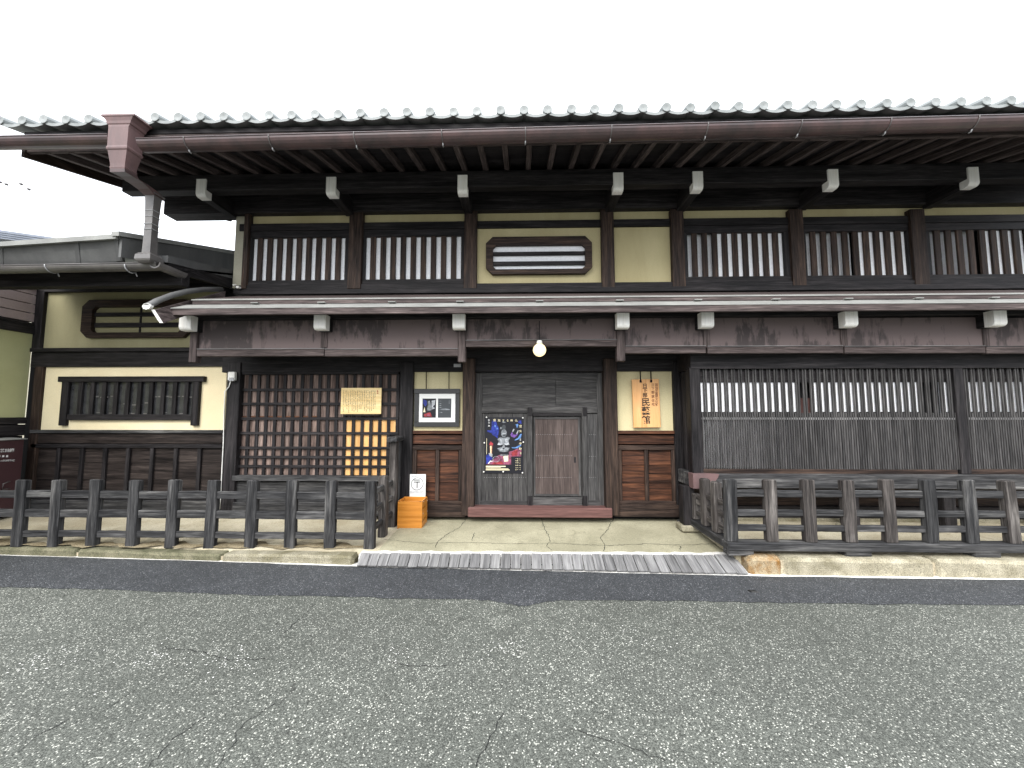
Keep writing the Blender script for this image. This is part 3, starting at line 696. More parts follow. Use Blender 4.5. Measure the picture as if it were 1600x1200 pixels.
def upper_window(a, b, fa, fb, split):
    """a..b the opening, fa..fb the outside of the frame, in pixels"""
    zt, zb_ = PZ(800, 366.5, YU), PZ(800, 434.5, YU)
    def bars(): return
    xa, xb = PX(a, 400, YU), PX(b, 400, YU); xfa, xfb = PX(fa, 400, YU), PX(fb, 400, YU)
    w = box('window', (xfa, xfb), (YU + .01, YU + .07), (zt, PZ(800, 355.8, YU)), 'wood_black', H)   # head rail carries the rest
    box('bottom_rail', (xfa, xfb), (YU + .005, YU + .075), (PZ(800, 442.7, YU), zb_), 'wood_black', w)
    box('jamb', (xfa, xa), (YU + .012, YU + .068), (zb_ + .001, zt - .001), 'wood_black', w); box('jamb', (xb, xfb), (YU + .012, YU + .068), (zb_ + .001, zt - .001), 'wood_black', w)
    g = (xb - xa) / (10 + 9 * 1.12); s = g * 1.12
    for i in range(9):
        c = xa + g * (i + 1) + s * (i + .5); box('slat', (c - s / 2, c + s / 2), (YU + .022, YU + .052), (zb_ - .002, zt + .002), 'wood_brown', w, .003)
    xm = xa + (xb - xa) * split
    if split > 0: box('shoji_panel', (xfa, xm), (YU + .110, YU + .12), (zb_ - .02, zt + .02), 'paper_white', w, 0)
    box('shoji_panel', (xm, xfb), (YU + .056, YU + .066), (zb_ - .02, zt + .02), 'paper_white', w, 0)
upper_window(392.5, 538, 387, 544, 0); upper_window(570, 720, 565, 725, 0)
upper_window(1075.5, 1227, 1070, 1237, .29); upper_window(1262, 1421, 1258, 1427, .49); upper_window(1457, 1626, 1450, 1637, .49)
# octagonal vents
def octagon(x0, x1, z0, z1, c): return [(x0 + c, z0), (x1 - c, z0), (x1, z0 + c), (x1, z1 - c), (x1 - c, z1), (x0 + c, z1), (x0, z1 - c), (x0, z0 + c)]
def vent(par, rect, inner, slots, Y, paper, corner, divider=None):
    (xa, xb, ya, yb), (ia, ib, ja, jb) = rect, inner; mx_ = (xa + xb) / 2; my_ = (ya + yb) / 2
    o = octagon(PX(xa, my_, Y), PX(xb, my_, Y), PZ(mx_, yb, Y), PZ(mx_, ya, Y), corner)
    i = octagon(PX(ia, my_, Y), PX(ib, my_, Y), PZ(mx_, jb, Y), PZ(mx_, ja, Y), corner * .45)
    v = []; f = []
    for dy, oo, ii in ((-.035, o, i), (.03, o, i)): v += [(x, Y + dy, z) for x, z in oo] + [(x, Y + dy, z) for x, z in ii]
    for k in range(8):
        n_ = (k + 1) % 8
        f += [(k, n_, 8 + n_, 8 + k), (16 + k, 16 + n_, 24 + n_, 24 + k), (k, n_, 16 + n_, 16 + k), (8 + k, 8 + n_, 24 + n_, 24 + k)]
    w = mesh('vent_window', v, f, 'wood_brown', par)
    gaps = list(zip([s[1] for s in slots], [s[0] for s in slots[1:]]))
    for (a, b) in gaps: pbox('bar', ia, ib, a, b, Y - .012, .03, 'wood_black', w, .003)
    pb = mesh('backing', [(x, Y + .024, z) for x, z in octagon(PX(ia - 4, my_, Y), PX(ib + 4, my_, Y), PZ(mx_, jb + 3, Y), PZ(mx_, ja - 3, Y), .03)], [tuple(range(8))], paper, w)
    if divider: pbox('bar', divider - 1.2, divider + 1.2, ja, jb, Y + .008, .012, 'wood_black', w, .001)
vent(H, (759.5, 924.5, 371, 429), (770.5, 914, 384, 421.5), ((384, 393), (398.5, 408), (414, 421.5)), YU + .004, 'paper_white', .095)

# ---- main eave: arms, purlin, rafters, boards, tiles
YAU = 4.80
for px in (314, 517, 722.5, 966.5, 1091, 1303, 1523): arm(px, 272, 299.5, YAU, YU, 16, .11, 'plaster_ochre' if False else 'wood_tip', 0)
YT = 4.02
zr0, zr1 = PZ(800, 229, 4.14), PZ(800, 268, 4.88); slope = (zr1 - zr0) / (4.88 - 4.14)
def zr(y): return zr0 + slope * (y - 4.14)          # underside of the rafters
rx1 = 7.6; VX = PX(45, 232, 4.10)
RH = .075
roof = prism_x('roof', [(4.06, zr(4.06) + RH + .002), (4.06, zr(4.06) + RH + .03), (9.5, zr(9.5) + RH + .03), (13.5, zr(5.5) + RH + .03), (13.5, zr(5.5) + RH), (9.5, zr(9.5) + RH + .002)], VX - .02, rx1, 'wood_black', H)
purl = box('purlin', (PX(190, 295, 4.82), rx1), (4.82, 4.96), (PZ(800, 290, 4.82), zr(4.82) - .002), 'wood_black', H, .006)
ang = math.atan(slope); Lr = (5.42 - 4.10) / math.cos(ang)
me = boxmesh(.062, Lr, RH, 'wood_mauve', .004)
n_raf = int((rx1 + 5.1) / .279)
c0 = PX(827, 228, 4.14)
for i in range(-24, n_raf):
    x = c0 + i * .279
    if x < VX + .08 or x > 6.6: continue
    o = bpy.data.objects.new('rafter', me); place(o, roof, (x, 4.76, zr(4.76) + RH / 2 - .001)); o.rotation_euler = (ang, 0, 0)
# underside closing boards between purlin and wall
box('ceiling_board', (PX(262, 320, YU) + .03, rx1), (4.98, YU - .07), (zr(5.0) + .01, zr(5.0) + .03), 'wood_black', H, 0)
# verge boards at the left gable
for (nm, x, y0, y1, h0, m_) in (('verge_board', VX - .015, 4.08, 7.2, .13, 'wood_brown'),):
    v = [(x, y0, zr(y0) - .05), (x, y1, zr(y1) - .02), (x, y1, zr(y1) + RH + .06), (x, y0, zr(y0) + RH + .05)]; v += [(a - .04, b, c) for a, b, c in v]
    mesh(nm, v, [(0, 1, 2, 3), (4, 5, 6, 7), (0, 1, 5, 4), (1, 2, 6, 5), (2, 3, 7, 6), (3, 0, 4, 7)], m_, H)
# eave boards
zt_pan = PZ(800, 182.5, YT)
box('eave_board', (VX - .06, rx1), (YT + .07, YT + .10), (PZ(800, 199, YT + .07), zt_pan - .012), 'wood_black', roof)
box('eave_fascia', (VX - .06, rx1), (YT + .075, YT + .115), (zr(4.12) + .004, PZ(800, 199.5, YT + .07)), 'wood_mauve', roof)
# tiles
PIT = .2605
def tile_mesh():
    v, f = [], []; n = 8; w = PIT; th = .034; sag = .036; L = .30
    for k in range(n + 1):
        u = k / n; x = u * w; z = -sag * math.sin(math.pi * u) ** .8 if 0 < u < 1 else 0
        v += [(x, 0, z), (x, 0, z - th), (x, L, z + L * slope), (x, L, z - th + L * slope)]
        if k:
            a, b = 4 * (k - 1), 4 * k; f += [(a, b, b + 1, a + 1), (a, a + 2, b + 2, b), (a + 1, b + 1, b + 3, a + 3), (a + 2, a + 3, b + 3, b + 2)]
    r = .052; i = len(v); m_ = 12
    for y, dz, rr in ((-.012, 0, r * .82), (-.012, 0, r), (L, L * slope, r)):
        v += [(rr * math.cos(2 * math.pi * q / m_), y, .010 + dz + rr * math.sin(2 * math.pi * q / m_)) for q in range(m_)]
    v.append((0, -.005, .010)); c = len(v) - 1
    for q in range(m_):
        n_ = (q + 1) % m_; f += [(c, i + n_, i + q), (i + q, i + n_, i + m_ + n_, i + m_ + q), (i + m_ + q, i + m_ + n_, i + 2 * m_ + n_, i + 2 * m_ + q)]
    me = bpy.data.meshes.new('tile'); me.from_pydata(v, [], f); bm = bmesh.new(); bm.from_mesh(me); bmesh.ops.recalc_face_normals(bm, faces=bm.faces); bm.to_mesh(me); bm.free()
    me.materials.append(MATS['tile_grey']); return me
tm = tile_mesh(); tx0 = PX(244, 183, YT); z_t = zt_pan + .034 + .026
k0 = int((tx0 - PX(-16, 186, YT)) / PIT)
for i in range(-k0, 46):
    o = bpy.data.objects.new('roof_tile', tm); place(o, roof, (tx0 + i * PIT + rng.uniform(-.004, .004), YT + rng.uniform(-.006, .006), z_t + rng.uniform(-.004, .004))); o.rotation_euler = (0, rng.uniform(-.02, .02), 0)
# the courses behind, as one ribbed sheet
v, f = [], []; xs = [tx0 - k0 * PIT + i * PIT / 6 for i in range(6 * (k0 + 46) + 1)]
for i, x in enumerate(xs):
    u = (i % 6) / 6; z = -.034 * math.sin(math.pi * u) + (.05 if i % 6 == 0 else 0)
    v += [(x, YT + .28, z_t + z + .28 * slope - .004), (x, 9.5, z_t + z + (9.5 - YT) * slope), (x, 13.5, z_t + z + (5.5 - YT) * slope)]
    if i: a = 3 * i; f += [(a - 3, a, a + 1, a - 2), (a - 2, a + 1, a + 2, a - 1)]
mesh('upper_tiles', v, f, 'tile_grey', roof)['kind'] = 'stuff'

# ---- gutter with hooks, hopper and downpipe
def gutter(name, xa, xb, Y, zta, ztb, r, mat, par, th=.006):
    a = [math.pi + i * math.pi / 10 for i in range(11)]
    prof = [(Y + r * math.cos(t), r * math.sin(t)) for t in a] + [(Y + (r - th) * math.cos(t), (r - th) * math.sin(t)) for t in reversed(a)]
    g = prism_x(name, prof, xa, xb, mat, par, zta, ztb)
    tube('rim', [(xa, Y - r, zta), (xb, Y - r, ztb)], .007, mat, g, 6)
    return g
YG = 3.97; rg = .092
gx0, gx1 = PX(212, 215, YG - rg), 7.4
zg = lambda px, py: PZ(px, py, YG - rg)
ga, gb = zg(212, 216), zg(1600, 178.5); gs = (gb - ga) / (PX(1600, 178.5, YG - rg) - gx0)
gut = gutter('gutter', gx0, gx1, YG, ga, ga + gs * (gx1 - gx0), rg, 'copper_brown', H)
gl = gutter('gutter', PX(-60, 211, YG - rg), PX(166, 211, YG - rg), YG, zg(60, 210.5), zg(60, 210.5), rg * .92, 'copper_brown', H)
for px in (288, 420, 553, 690, 821, 956, 1107, 1254, 1394, 1532, 1680):
    x = PX(px, 200, YG - rg); z = ga + gs * (x - gx0); r_ = rg + .004
    tube('gutter_hook', [(x, YG + r_ * math.cos(t), z + r_ * math.sin(t)) for t in [math.pi * .98 + i * math.pi * .95 / 10 for i in range(11)]], .0055, 'gutter_grey', gut, 5)
    tube('gutter_hook_tip', [(x, YG - .02, z - rg - .002), (x, YG - .01, z - rg - .022), (x, YG + .015, z - rg - .020)], .007, 'steel', gut, 6)
def rect(c, hw, hd): return [Vector((c[0] - hw, c[1] - hd, c[2])), Vector((c[0] + hw, c[1] - hd, c[2])), Vector((c[0] + hw, c[1] + hd, c[2])), Vector((c[0] - hw, c[1] + hd, c[2]))]
HX, HY = PX(184.5, 215, 3.88), 3.96; DX = PX(237, 350, 4.30)
def hz(py): return PZ(188, py, HY - .1)
hop = loft('hopper', [rect((HX, HY, hz(y)), w, d) for y, w, d in ((177.5, .185, .10), (180.5, .190, .105), (182, .165, .098), (187, .140, .09), (191, .132, .088), (192.5, .120, .082), (196, .113, .085), (225, .111, .084), (228, .119, .09), (230.5, .116, .088), (232, .107, .08), (240, .098, .074), (251, .084, .066), (256, .082, .064), (257, .088, .068), (260, .080, .064))], 'copper_mauve', H)
e0 = Vector((HX, HY, hz(259))); e1 = at(233, 306, 4.30); e1.x = DX
path = [e0 + Vector((0, 0, .01)), e0 + Vector((0, .02, -.04)), e0.lerp(e1, .3) + Vector((0, .02, -.01)), e0.lerp(e1, .6) + Vector((0, .02, 0)), e0.lerp(e1, .85) + Vector((0, .01, 0)), e1 - Vector((0, 0, .02))]
loft('elbow', [rect(p_, (.082, .084, .084, .080, .072, .062)[i], (.066, .080, .090, .090, .080, .060)[i]) for i, p_ in enumerate(path)], 'copper_brown', hop)
pt = [(305, .075, .07), (306.5, .075, .07), (307, .058, .052), (318, .052, .048), (345, .045, .042), (372, .046, .042), (398, .050, .046)]
def dz(py): return PZ(236, py, 4.30)
dp = loft('downpipe', [rect((DX, 4.30, dz(y)), w, d) for y, w, d in pt], 'gutter_grey', hop)
for y in (331, 340, 352, 360): box('wire_tie', (DX - .053, DX + .053), (4.30 - .051, 4.30 + .051), (dz(y) - .003, dz(y) + .003), 'steel', hop, .001)
# small fittings
pbox('number_plate', 709, 720, 568.5, 573.5, YW - .036, .004, 'steel', H, .001)

# ================================================================== SIDE WING (left of the main house)
WG = thing('side_wing', 'lower side wing with cream plaster, barred window and grey metal roof', 'building', (-5.6, YWING, .18))
Y = YWING
def wb(name, a, b, c, d, dy, dep, mat, par=WG, bev=.004): return pbox(name, a, b, c, d, Y + dy, dep, mat, par, bev)
wb('wall_core', 44, 360, 425, 800, .09, .05, 'void', WG, 0)
wb('plaster_panel', 66, 345, 454, 545, .02, .05, 'plaster_shaded'); wb('plaster_panel', 57, 352, 573, 672, .01, .06, 'plaster_cream')
wb('beam_cap', 46, 350, 543, 549, -.06, .12, 'wood_black'); wb('beam', 48, 352, 549.5, 573, -.02, .1, 'wood_black')
wb('head_beam', 44, 352, 424, 455, -.03, .1, 'wood_black')
wb('post', 50, 66, 440, 545, -.03, .12, 'wood_black'); wb('post', 44, 57, 573, 800, -.03, .12, 'wood_brown')
vent(WG, (131, 300, 469, 528), (147, 287, 480, 520), ((480, 488), (494, 504), (511, 519)), Y - .010, 'plaster_shaded', .10, 219)
# barred window
wn = wb('window', 99, 301, 594, 650, .004, .005, 'glass_dark', WG, 0)
wb('top_rail', 90, 318, 588, 596.5, -.05, .06, 'wood_black', wn); wb('bottom_rail', 104, 300, 647.5, 656.5, -.035, .045, 'wood_black', wn)
wb('jamb', 93.5, 104, 596.5, 665, -.04, .05, 'wood_black', wn); wb('jamb', 299, 309.5, 596.5, 665, -.04, .05, 'wood_black', wn)
for k in range(10): x = 124 + 18.45 * k; wb('bar', x - 3.1, x + 3.1, 596, 648, -.03, .03, 'wood_black', wn, .003)
for k in range(26):
    x = rng.uniform(108, 296); y = rng.choice((619, 629, 631, 645)) + rng.uniform(-1, 1); wb('glint', x, x + rng.uniform(4, 9), y, y + rng.uniform(1, 2.2), .0015, .002, 'gutter_grey', wn, 0)
# wainscot
wb('rail', 46, 347, 672, 677, -.05, .1, 'wood_fence'); wb('rail', 48, 347, 677.5, 693, -.015, .06, 'wood_umber'); wb('rail', 48, 347, 694, 700, -.03, .07, 'wood_black')
bx = [52, 87.5, 124, 160.5, 197, 234.5, 272, 309, 346]
for a, b in zip(bx, bx[1:]):
    for (y0, y1) in ((700, 723), (723.4, 749), (749.4, 784)): wb('board', a + .3, b - .3, y0, y1, .01 + rng.uniform(0, .005), .03, 'wood_umber', WG, .002)
for x in bx[1:-1]: wb('batten', x - 2.8, x + 2.8, 700, 784, -.02, .03, 'wood_black', WG, .002)
XCN = PX(243, 411, 4.29)
wb('base_beam', 40, 350, 782, 797, -.06, .12, 'wood_fence'); wb('base_board', 40, 350, 768, 781, -.03, .08, 'wood_black')
box('base_stone', (PX(40, 797, Y), PX(350, 797, Y)), (Y - .08, Y + .1), (.08, PZ(200, 798, Y)), 'kerb_stone', WG, .015)
# roof: tilted metal fascia, cap, verge, gutter
def bar3(name, a, b, h0, h1, th, mat, par=WG):
    """sloped board: a, b upper front points; h0, h1 heights down; th thickness away from the street"""
    t_ = Vector(th); v = [a, b, b + Vector((0, 0, -h1)), a + Vector((0, 0, -h0))]; v += [q + t_ for q in v]
    return mesh(name, v, [(0, 1, 2, 3), (4, 5, 6, 7), (0, 1, 5, 4), (1, 2, 6, 5), (2, 3, 7, 6), (3, 0, 4, 7)], mat, par)
tl, tr = at(-120, 390, 4.25), at(186, 369.5, 4.25)
bl, br = at(-120, 424, 4.36), at(192, 409, 4.36)
ml, mr = tl.lerp(bl, .5), tr.lerp(br, .5)
pnl = mesh('eave_panel', [tl, tr, br, bl] + [q + Vector((0, .03, 0)) for q in (tl, tr, br, bl)], [(0, 1, 2, 3), (4, 5, 6, 7), (0, 1, 5, 4), (1, 2, 6, 5), (2, 3, 7, 6), (3, 0, 4, 7)], 'zinc', WG)
def onp(u, w): return tl.lerp(tr, u).lerp(bl.lerp(br, u), w)
for u in (.40, .785, .985):
    q = [onp(u - .011, .12), onp(u + .011, .12), onp(u + .011, .98), onp(u - .011, .98)]; q = [p_ + Vector((0, -.012, 0)) for p_ in q] + [p_ + Vector((0, -.001, 0)) for p_ in q]
    mesh('seam', q, [(0, 1, 2, 3), (4, 5, 6, 7), (0, 1, 5, 4), (1, 2, 6, 5), (2, 3, 7, 6), (3, 0, 4, 7)], 'zinc', pnl)
q = [onp(0, .46), onp(1, .44), onp(1, .99), onp(0, .99)]; q = [p_ + Vector((0, -.006, 0)) for p_ in q] + [p_ + Vector((0, -.0005, 0)) for p_ in q]
mesh('lower_sheet', q, [(0, 1, 2, 3), (4, 5, 6, 7), (0, 1, 5, 4), (1, 2, 6, 5), (2, 3, 7, 6), (3, 0, 4, 7)], 'zinc', pnl)
bar3('roof_cap', tl + Vector((0, -.035, .015)), tr + Vector((0, -.035, .015)), .055, .055, (0, .033, 0), 'zinc_light')
XR = tr.x
vr0 = Vector((XR + .01, 4.20, tr.z + .02)); vr1 = Vector((XR + .01, 6.6, tr.z + .02 + (6.6 - 4.2) * .30))
bar3('verge_cap', vr0 + Vector((-.05, 0, .02)), vr1 + Vector((-.05, 0, .02)), .055, .055, (.09, 0, 0), 'zinc_light')
bar3('verge_panel', vr0 + Vector((-.01, .06, -.03)), vr1 + Vector((-.01, 0, -.03)), .235, .30, (.03, 0, 0), 'zinc')
mesh('roof', [(tl.x, 4.24, tl.z + .01), (XR, 4.24, tr.z + .01), (XR, 8.2, tr.z + .01 + 3.96 * .30), (tl.x, 8.2, tr.z + .01 + 3.96 * .30), (tl.x, 4.24, tl.z - .03), (XR, 4.24, tr.z - .03), (XR, 8.2, tr.z - .03 + 3.96 * .30), (tl.x, 8.2, tr.z - .03 + 3.96 * .30)],
     [(0, 1, 2, 3), (4, 5, 6, 7), (0, 1, 5, 4), (1, 2, 6, 5), (2, 3, 7, 6), (3, 0, 4, 7)], 'zinc_light', WG)
zsf = PZ(150, 428, 4.42)
mesh('soffit', [(tl.x, 4.40, zsf + .05), (XCN + .02, 4.40, zsf + .05), (XCN + .02, Y + .1, zsf + .42), (tl.x, Y + .1, zsf + .42), (tl.x, 4.40, zsf + .08), (XCN + .02, 4.40, zsf + .08), (XCN + .02, Y + .1, zsf + .45), (tl.x, Y + .1, zsf + .45)],
     [(0, 1, 2, 3), (4, 5, 6, 7), (0, 1, 5, 4), (1, 2, 6, 5), (2, 3, 7, 6), (3, 0, 4, 7)], 'wood_black', WG)
box('eave_beam', (tl.x, XCN + .02), (4.62, 4.74), (PZ(150, 447, 4.62), PZ(150, 425, 4.62)), 'wood_black', WG)
bar3('verge_beam', Vector((XCN + .01, 4.45, PZ(262, 417, 4.45) + .05)), Vector((XCN + .01, 5.9, PZ(262, 417, 4.45) + .05 + 1.45 * .2)), .10, .22, (-.05, 0, 0), 'wood_black')
bar3('verge_flashing', Vector((XCN + .02, 4.42, PZ(262, 417, 4.45) + .13)), Vector((XCN + .02, 5.9, PZ(262, 417, 4.45) + .13 + 1.48 * .2)), .085, .14, (-.35, 0, 0), 'zinc')
gw = gutter('gutter', PX(-130, 413, 4.28), XCN, 4.36, PZ(0, 416, 4.29), PZ(240, 410, 4.29), .072, 'gutter_grey', WG)
gz = PZ(240, 410, 4.29)
loft('corner_gutter', [[Vector((XCN - .01 + r_ * math.cos(t) , yy, gz + r_ * math.sin(t))) for t in [math.pi + i * math.pi / 8 for i in range(9)]] + [Vector((XCN - .01 + .055 * math.cos(t), yy, gz + .055 * math.sin(t))) for t in [2 * math.pi - i * math.pi / 8 for i in range(9)]] for yy, r_ in ((4.29, .07), (4.66, .07))], 'gutter_grey', WG)
loft('corner_box', [rect((DX, 4.30, gz + z_), w, w * .9) for z_, w in ((-.02, .06), (.0, .085), (.02, .095), (.075, .09), (.085, .08), (.10, .07))], 'gutter_grey', WG)
for px in (70, 195): x = PX(px, 420, 4.29); tube('gutter_hook', [(x, 4.36 + .076 * math.cos(t), PZ(px, 413, 4.29) + .076 * math.sin(t)) for t in [math.pi + i * .3 for i in range(9)]] + [(x + .02, 4.42, PZ(px, 413, 4.29) - .10)], .007, 'steel', gw, 5)

# ================================================================== NEIGHBOUR at the far left, its side wall runs towards the street
XN = PX(50, 600, YWING) + .0
NB = thing('neighbour_house', 'green plastered side wall with pinkish boards above, at the wing corner', 'house', (XN - .5, 5.0, .18))
def nz(py): return PZ(50, py, YWING)
box('plaster_wall', (XN - .12, XN - .02), (1.5, YWING - .03), (nz(655), nz(514)), 'plaster_green', NB, .003)
box('beam', (XN - .14, XN + .01), (1.5, YWING - .03), (nz(523), nz(511)), 'wood_black', NB); box('beam', (XN - .14, XN - .0), (1.5, YWING - .03), (nz(510.5), nz(506)), 'wood_black', NB)
zs_ = [nz(y) for y in (505.5, 492, 478, 463.5, 450)]
for a, b in zip(zs_, zs_[1:]): box('siding_board', (XN - .12, XN - .02), (1.5, YWING - .03), (a + .012, b), 'siding_pink', NB, .004)
box('wall_core', (XN - .3, XN - .121), (1.5, YWING - .03), (.1, nz(440)), 'void', NB, 0)
box('sill_beam', (XN - .14, XN + .02), (1.5, YWING - .03), (nz(662), nz(652)), 'wood_black', NB); box('rail', (XN - .13, XN + .0), (1.5, YWING - .03), (nz(680), nz(663)), 'wood_black', NB)
box('wainscot', (XN - .12, XN - .03), (1.5, YWING - .03), (.1, nz(680.5)), 'wood_black', NB)
bar3('brace', Vector((XN + .0, 4.9, nz(440))), Vector((XN + .0, YWING - .05, nz(448))), .14, .05, (-.06, 0, 0), 'wood_brown', NB)

# distant house behind the wing
DH = thing('distant_house', 'far house with a low blue-grey metal roof above the wing roof', 'house', (-13, 17, 0))
pa, pb_, pc = at(-160, 337, 15), at(116, 375.5, 15), at(-160, 375, 15)
ra, rb_ = Vector((pa.x, 15, pa.z)), Vector((pb_.x, 15, pb_.z)); dv = Vector((0, 6, 0)); dn = Vector((0, 0, -.35))
mesh('roof', [ra, rb_, rb_ + dv, ra + dv] + [q + dn for q in (ra, rb_, rb_ + dv, ra + dv)], [(0, 1, 2, 3), (4, 5, 6, 7), (0, 1, 5, 4), (1, 2, 6, 5), (2, 3, 7, 6), (3, 0, 4, 7)], 'roof_blue', DH)
for k in range(4):
    q = Vector((0, -.03, -.08 - .085 * k)); mesh('roof_edge', [ra + q, rb_ + q, rb_ + q + Vector((0, .02, 0)), ra + q + Vector((0, .02, 0)), ra + q + Vector((0, 0, -.03)), rb_ + q + Vector((0, 0, -.03)), rb_ + q + Vector((0, .02, -.03)), ra + q + Vector((0, .02, -.03))],
         [(0, 1, 2, 3), (4, 5, 6, 7), (0, 1, 5, 4), (1, 2, 6, 5), (2, 3, 7, 6), (3, 0, 4, 7)], 'roof_blue', DH)
box('wall', (ra.x + .5, rb_.x - .8), (15.4, 20.6), (0, rb_.z - .3), 'plaster_grey', DH)
# overhead cable with clamps
OC = thing('overhead_cable', 'thin overhead cable with small dark clamps against the white sky', 'cable', at(20, 290, 14))
c1 = [at(x, y, 14) for x, y in ((-60, 272), (0, 284.5), (10, 288), (60, 303))]; c2 = [at(x, y, 14) for x, y in ((-60, 262), (33, 287.5), (45, 295.5), (80, 312))]
for c in (c1, c2):
    tube('wire', c, .004, 'gutter_grey', OC, 5)
    for p_, q in ((c[1], c[2]), (c[2], c[3])): d = (q - p_).normalized() * .06; tube('clamp', [p_ - d, p_ - d * .6, p_ + d * .6, p_ + d], [.02, .05, .05, .02], 'wood_black' if False else 'gutter_grey', OC, 6)

# ================================================================== FENCES
FL = thing('timber_fence', 'weathered black timber fence on short posts before the cream-walled wing', 'fence', (-4, YFL, ZK_L), 'street fences')
lp = [(-38, ), (27, ), (83, ), (143, ), (205, ), (266, ), (327, ), (390, ), (453, ), (515, ), (577, )]
xsL = [PX(a[0], 800, YFL) for a in lp]; ztop = PZ(300, 750, YFL)
for i, x in enumerate(xsL):
    last = i == len(xsL) - 1
    worn('post', (x - .058, x + .058), (YFL, YFL + .075), (ZK_L + .004, ztop + rng.uniform(-.006, .006)), 'wood_fence', FL, .009, .003, 7, (rng.uniform(-.008, .008), rng.uniform(-.012, .012), rng.uniform(-.03, .03)), .01)
for (ya, yb) in ((768, 779.5), (798, 810), (831, 841)):
    z0, z1 = PZ(300, yb, YFL + .02), PZ(300, ya, YFL + .02)
    for a, b in zip(xsL, xsL[1:]):
        worn('rail', (a + .056, b - .056), (YFL + .018, YFL + .058), (z0, z1), 'wood_fence', FL, .006, .003, 5)
# return towards the house
XR_ = -1.685
def ret_post(Yp, zb, zt, mat='wood_fence_brown', w=.045, dep=.06, par=FL): return worn('post', (XR_ - w, XR_ + w), (Yp - dep, Yp + dep), (zb, zt), mat, par, .010, .004, 8)
ret_post(4.74, .105, PZ(597, 744, 4.70)); zc = PZ(612, 690, 5.06)
ret_post(5.10, .115, zc); ret_post(5.26, .12, zc, 'wood_fence', .04, .03)
worn('cap_beam', (XR_ - .065, XR_ + .065), (4.97, 5.298), (zc, zc + .065), 'wood_fence', FL, .012, .004, 6)
for (ya, yb, zs_) in ((YFL + .076, 4.679, (.30, .50, .70)), (4.801, 5.039, (.30, .50, .70)), (5.161, 5.229, (.50, .70, .95))):
    for z in zs_: worn('rail', (XR_ - .022, XR_ + .022), (ya, yb), (z - .035, z + .035), 'wood_fence', FL, .008, .005, 5)

FR = thing('timber_fence', 'weathered timber fence on a long ground beam before the slatted bay window', 'fence', (4, YFR, ZK_R), 'street fences')
XC = 2.155; zb0, zb1 = PZ(1400, 862, YFR), PZ(1400, 849, YFR)
worn('ground_beam', (XC - .07, 7.6), (YFR - .03, YFR + .11), (zb0, zb1), 'wood_fence', FR, .008, .002, 16)
worn('ground_beam', (XC - .065, XC + .065), (YFR + .112, 5.22), (zb0, zb1), 'wood_fence', FR, .008, .002, 8)
rpx = [1145, 1207, 1267, 1330, 1393, 1457, 1520, 1585, 1650, 1716]
xsR = [XC] + [PX(a, 800, YFR) for a in rpx[1:]]; ztopR = PZ(1400, 750, YFR)
for i, x in enumerate(xsR):
    worn('post', (x - .058, x + .058), (YFR, YFR + .08), (zb1 - .004, ztopR + rng.uniform(-.006, .006)), 'wood_fence' if i in (0, 5, 6) else 'wood_fence_brown', FR, .010, .003, 7, (rng.uniform(-.008, .008), rng.uniform(-.014, .014), rng.uniform(-.04, .04)), .006, rng.uniform(-.04, .04))
for (ya, yb) in ((767, 778), (798, 808), (822, 832)):
    z0, z1 = PZ(1400, yb, YFR + .02), PZ(1400, ya, YFR + .02)
    for a, b in zip(xsR, xsR[1:]): worn('rail', (a + .056, b - .056), (YFR + .02, YFR + .06), (z0, z1), 'wood_fence', FR, .006, .002, 5)
for (px, Yp, yt) in ((1126, 4.40, 752), (1108, 4.655, 747), (1088, 4.93, 770)):
    worn('post', (XC - .045, XC + .045), (Yp - .055, Yp + .055), (zb1 - .004, PZ(px, yt, Yp)), 'wood_fence_brown', FR, .014, .004, 8)
for (ya, yb) in ((YFR + .081, 4.344), (4.456, 4.599), (4.711, 4.874)):
    for z in (.38, .51, .64 if ya < 4.6 else .58): worn('rail', (XC - .02, XC + .02), (ya, yb), (z - .03, z + .03), 'wood_fence_brown', FR, .006, .003, 4)
for x, yy in ((XC + .06, YFR), (PX(1340, 866, YFR), YFR), (PX(1540, 866, YFR), YFR), (6.4, YFR), (XC, 5.10)):
    worn('bearing_block', (x - .13, x + .13), (yy - .02, yy + .10), (ZK_R - .002 if yy < 4.5 else .13, zb0 + .002), 'wood_fence', FR, .008, .003, 3)

# ================================================================== RAMP BOARDS over the road gutter
RB = thing('drain_boards', 'row of grey wooden planks bridging the gutter before the entrance', 'boardwalk', (.3, 3.95, .0))
fl, fr = atz(557, 884, .022), atz(1169, 896.5, .022); npl = 37
def pfront(x): return fl.y + (x - fl.x) / (fr.x - fl.x) * (fr.y - fl.y)
xa, xb = fl.x, fr.x; wp = (xb - xa) / npl
for i in range(npl):
    x = xa + (i + .5) * wp; yf = pfront(x) + rng.uniform(-.006, .006); yb_ = slf(x) + .004 + rng.uniform(-.006, .004)
    L = math.hypot(yb_ - yf, .085); c = Vector((x, (yf + yb_) / 2, .063 + rng.uniform(-.002, .003)))
    worn('plank', (x - wp / 2 + .0035, x + wp / 2 - .0035), (c.y - L / 2, c.y + L / 2), (c.z - .011, c.z + .011), 'wood_plank', RB, .003, .0015, 3, (math.atan2(.085, yb_ - yf), 0, rng.uniform(-.012, .012)))
box('bearer', (xa + .03, xb - .03), (pfront(0) + .09, pfront(0) + .13), (.009, .034), 'wood_black', RB)

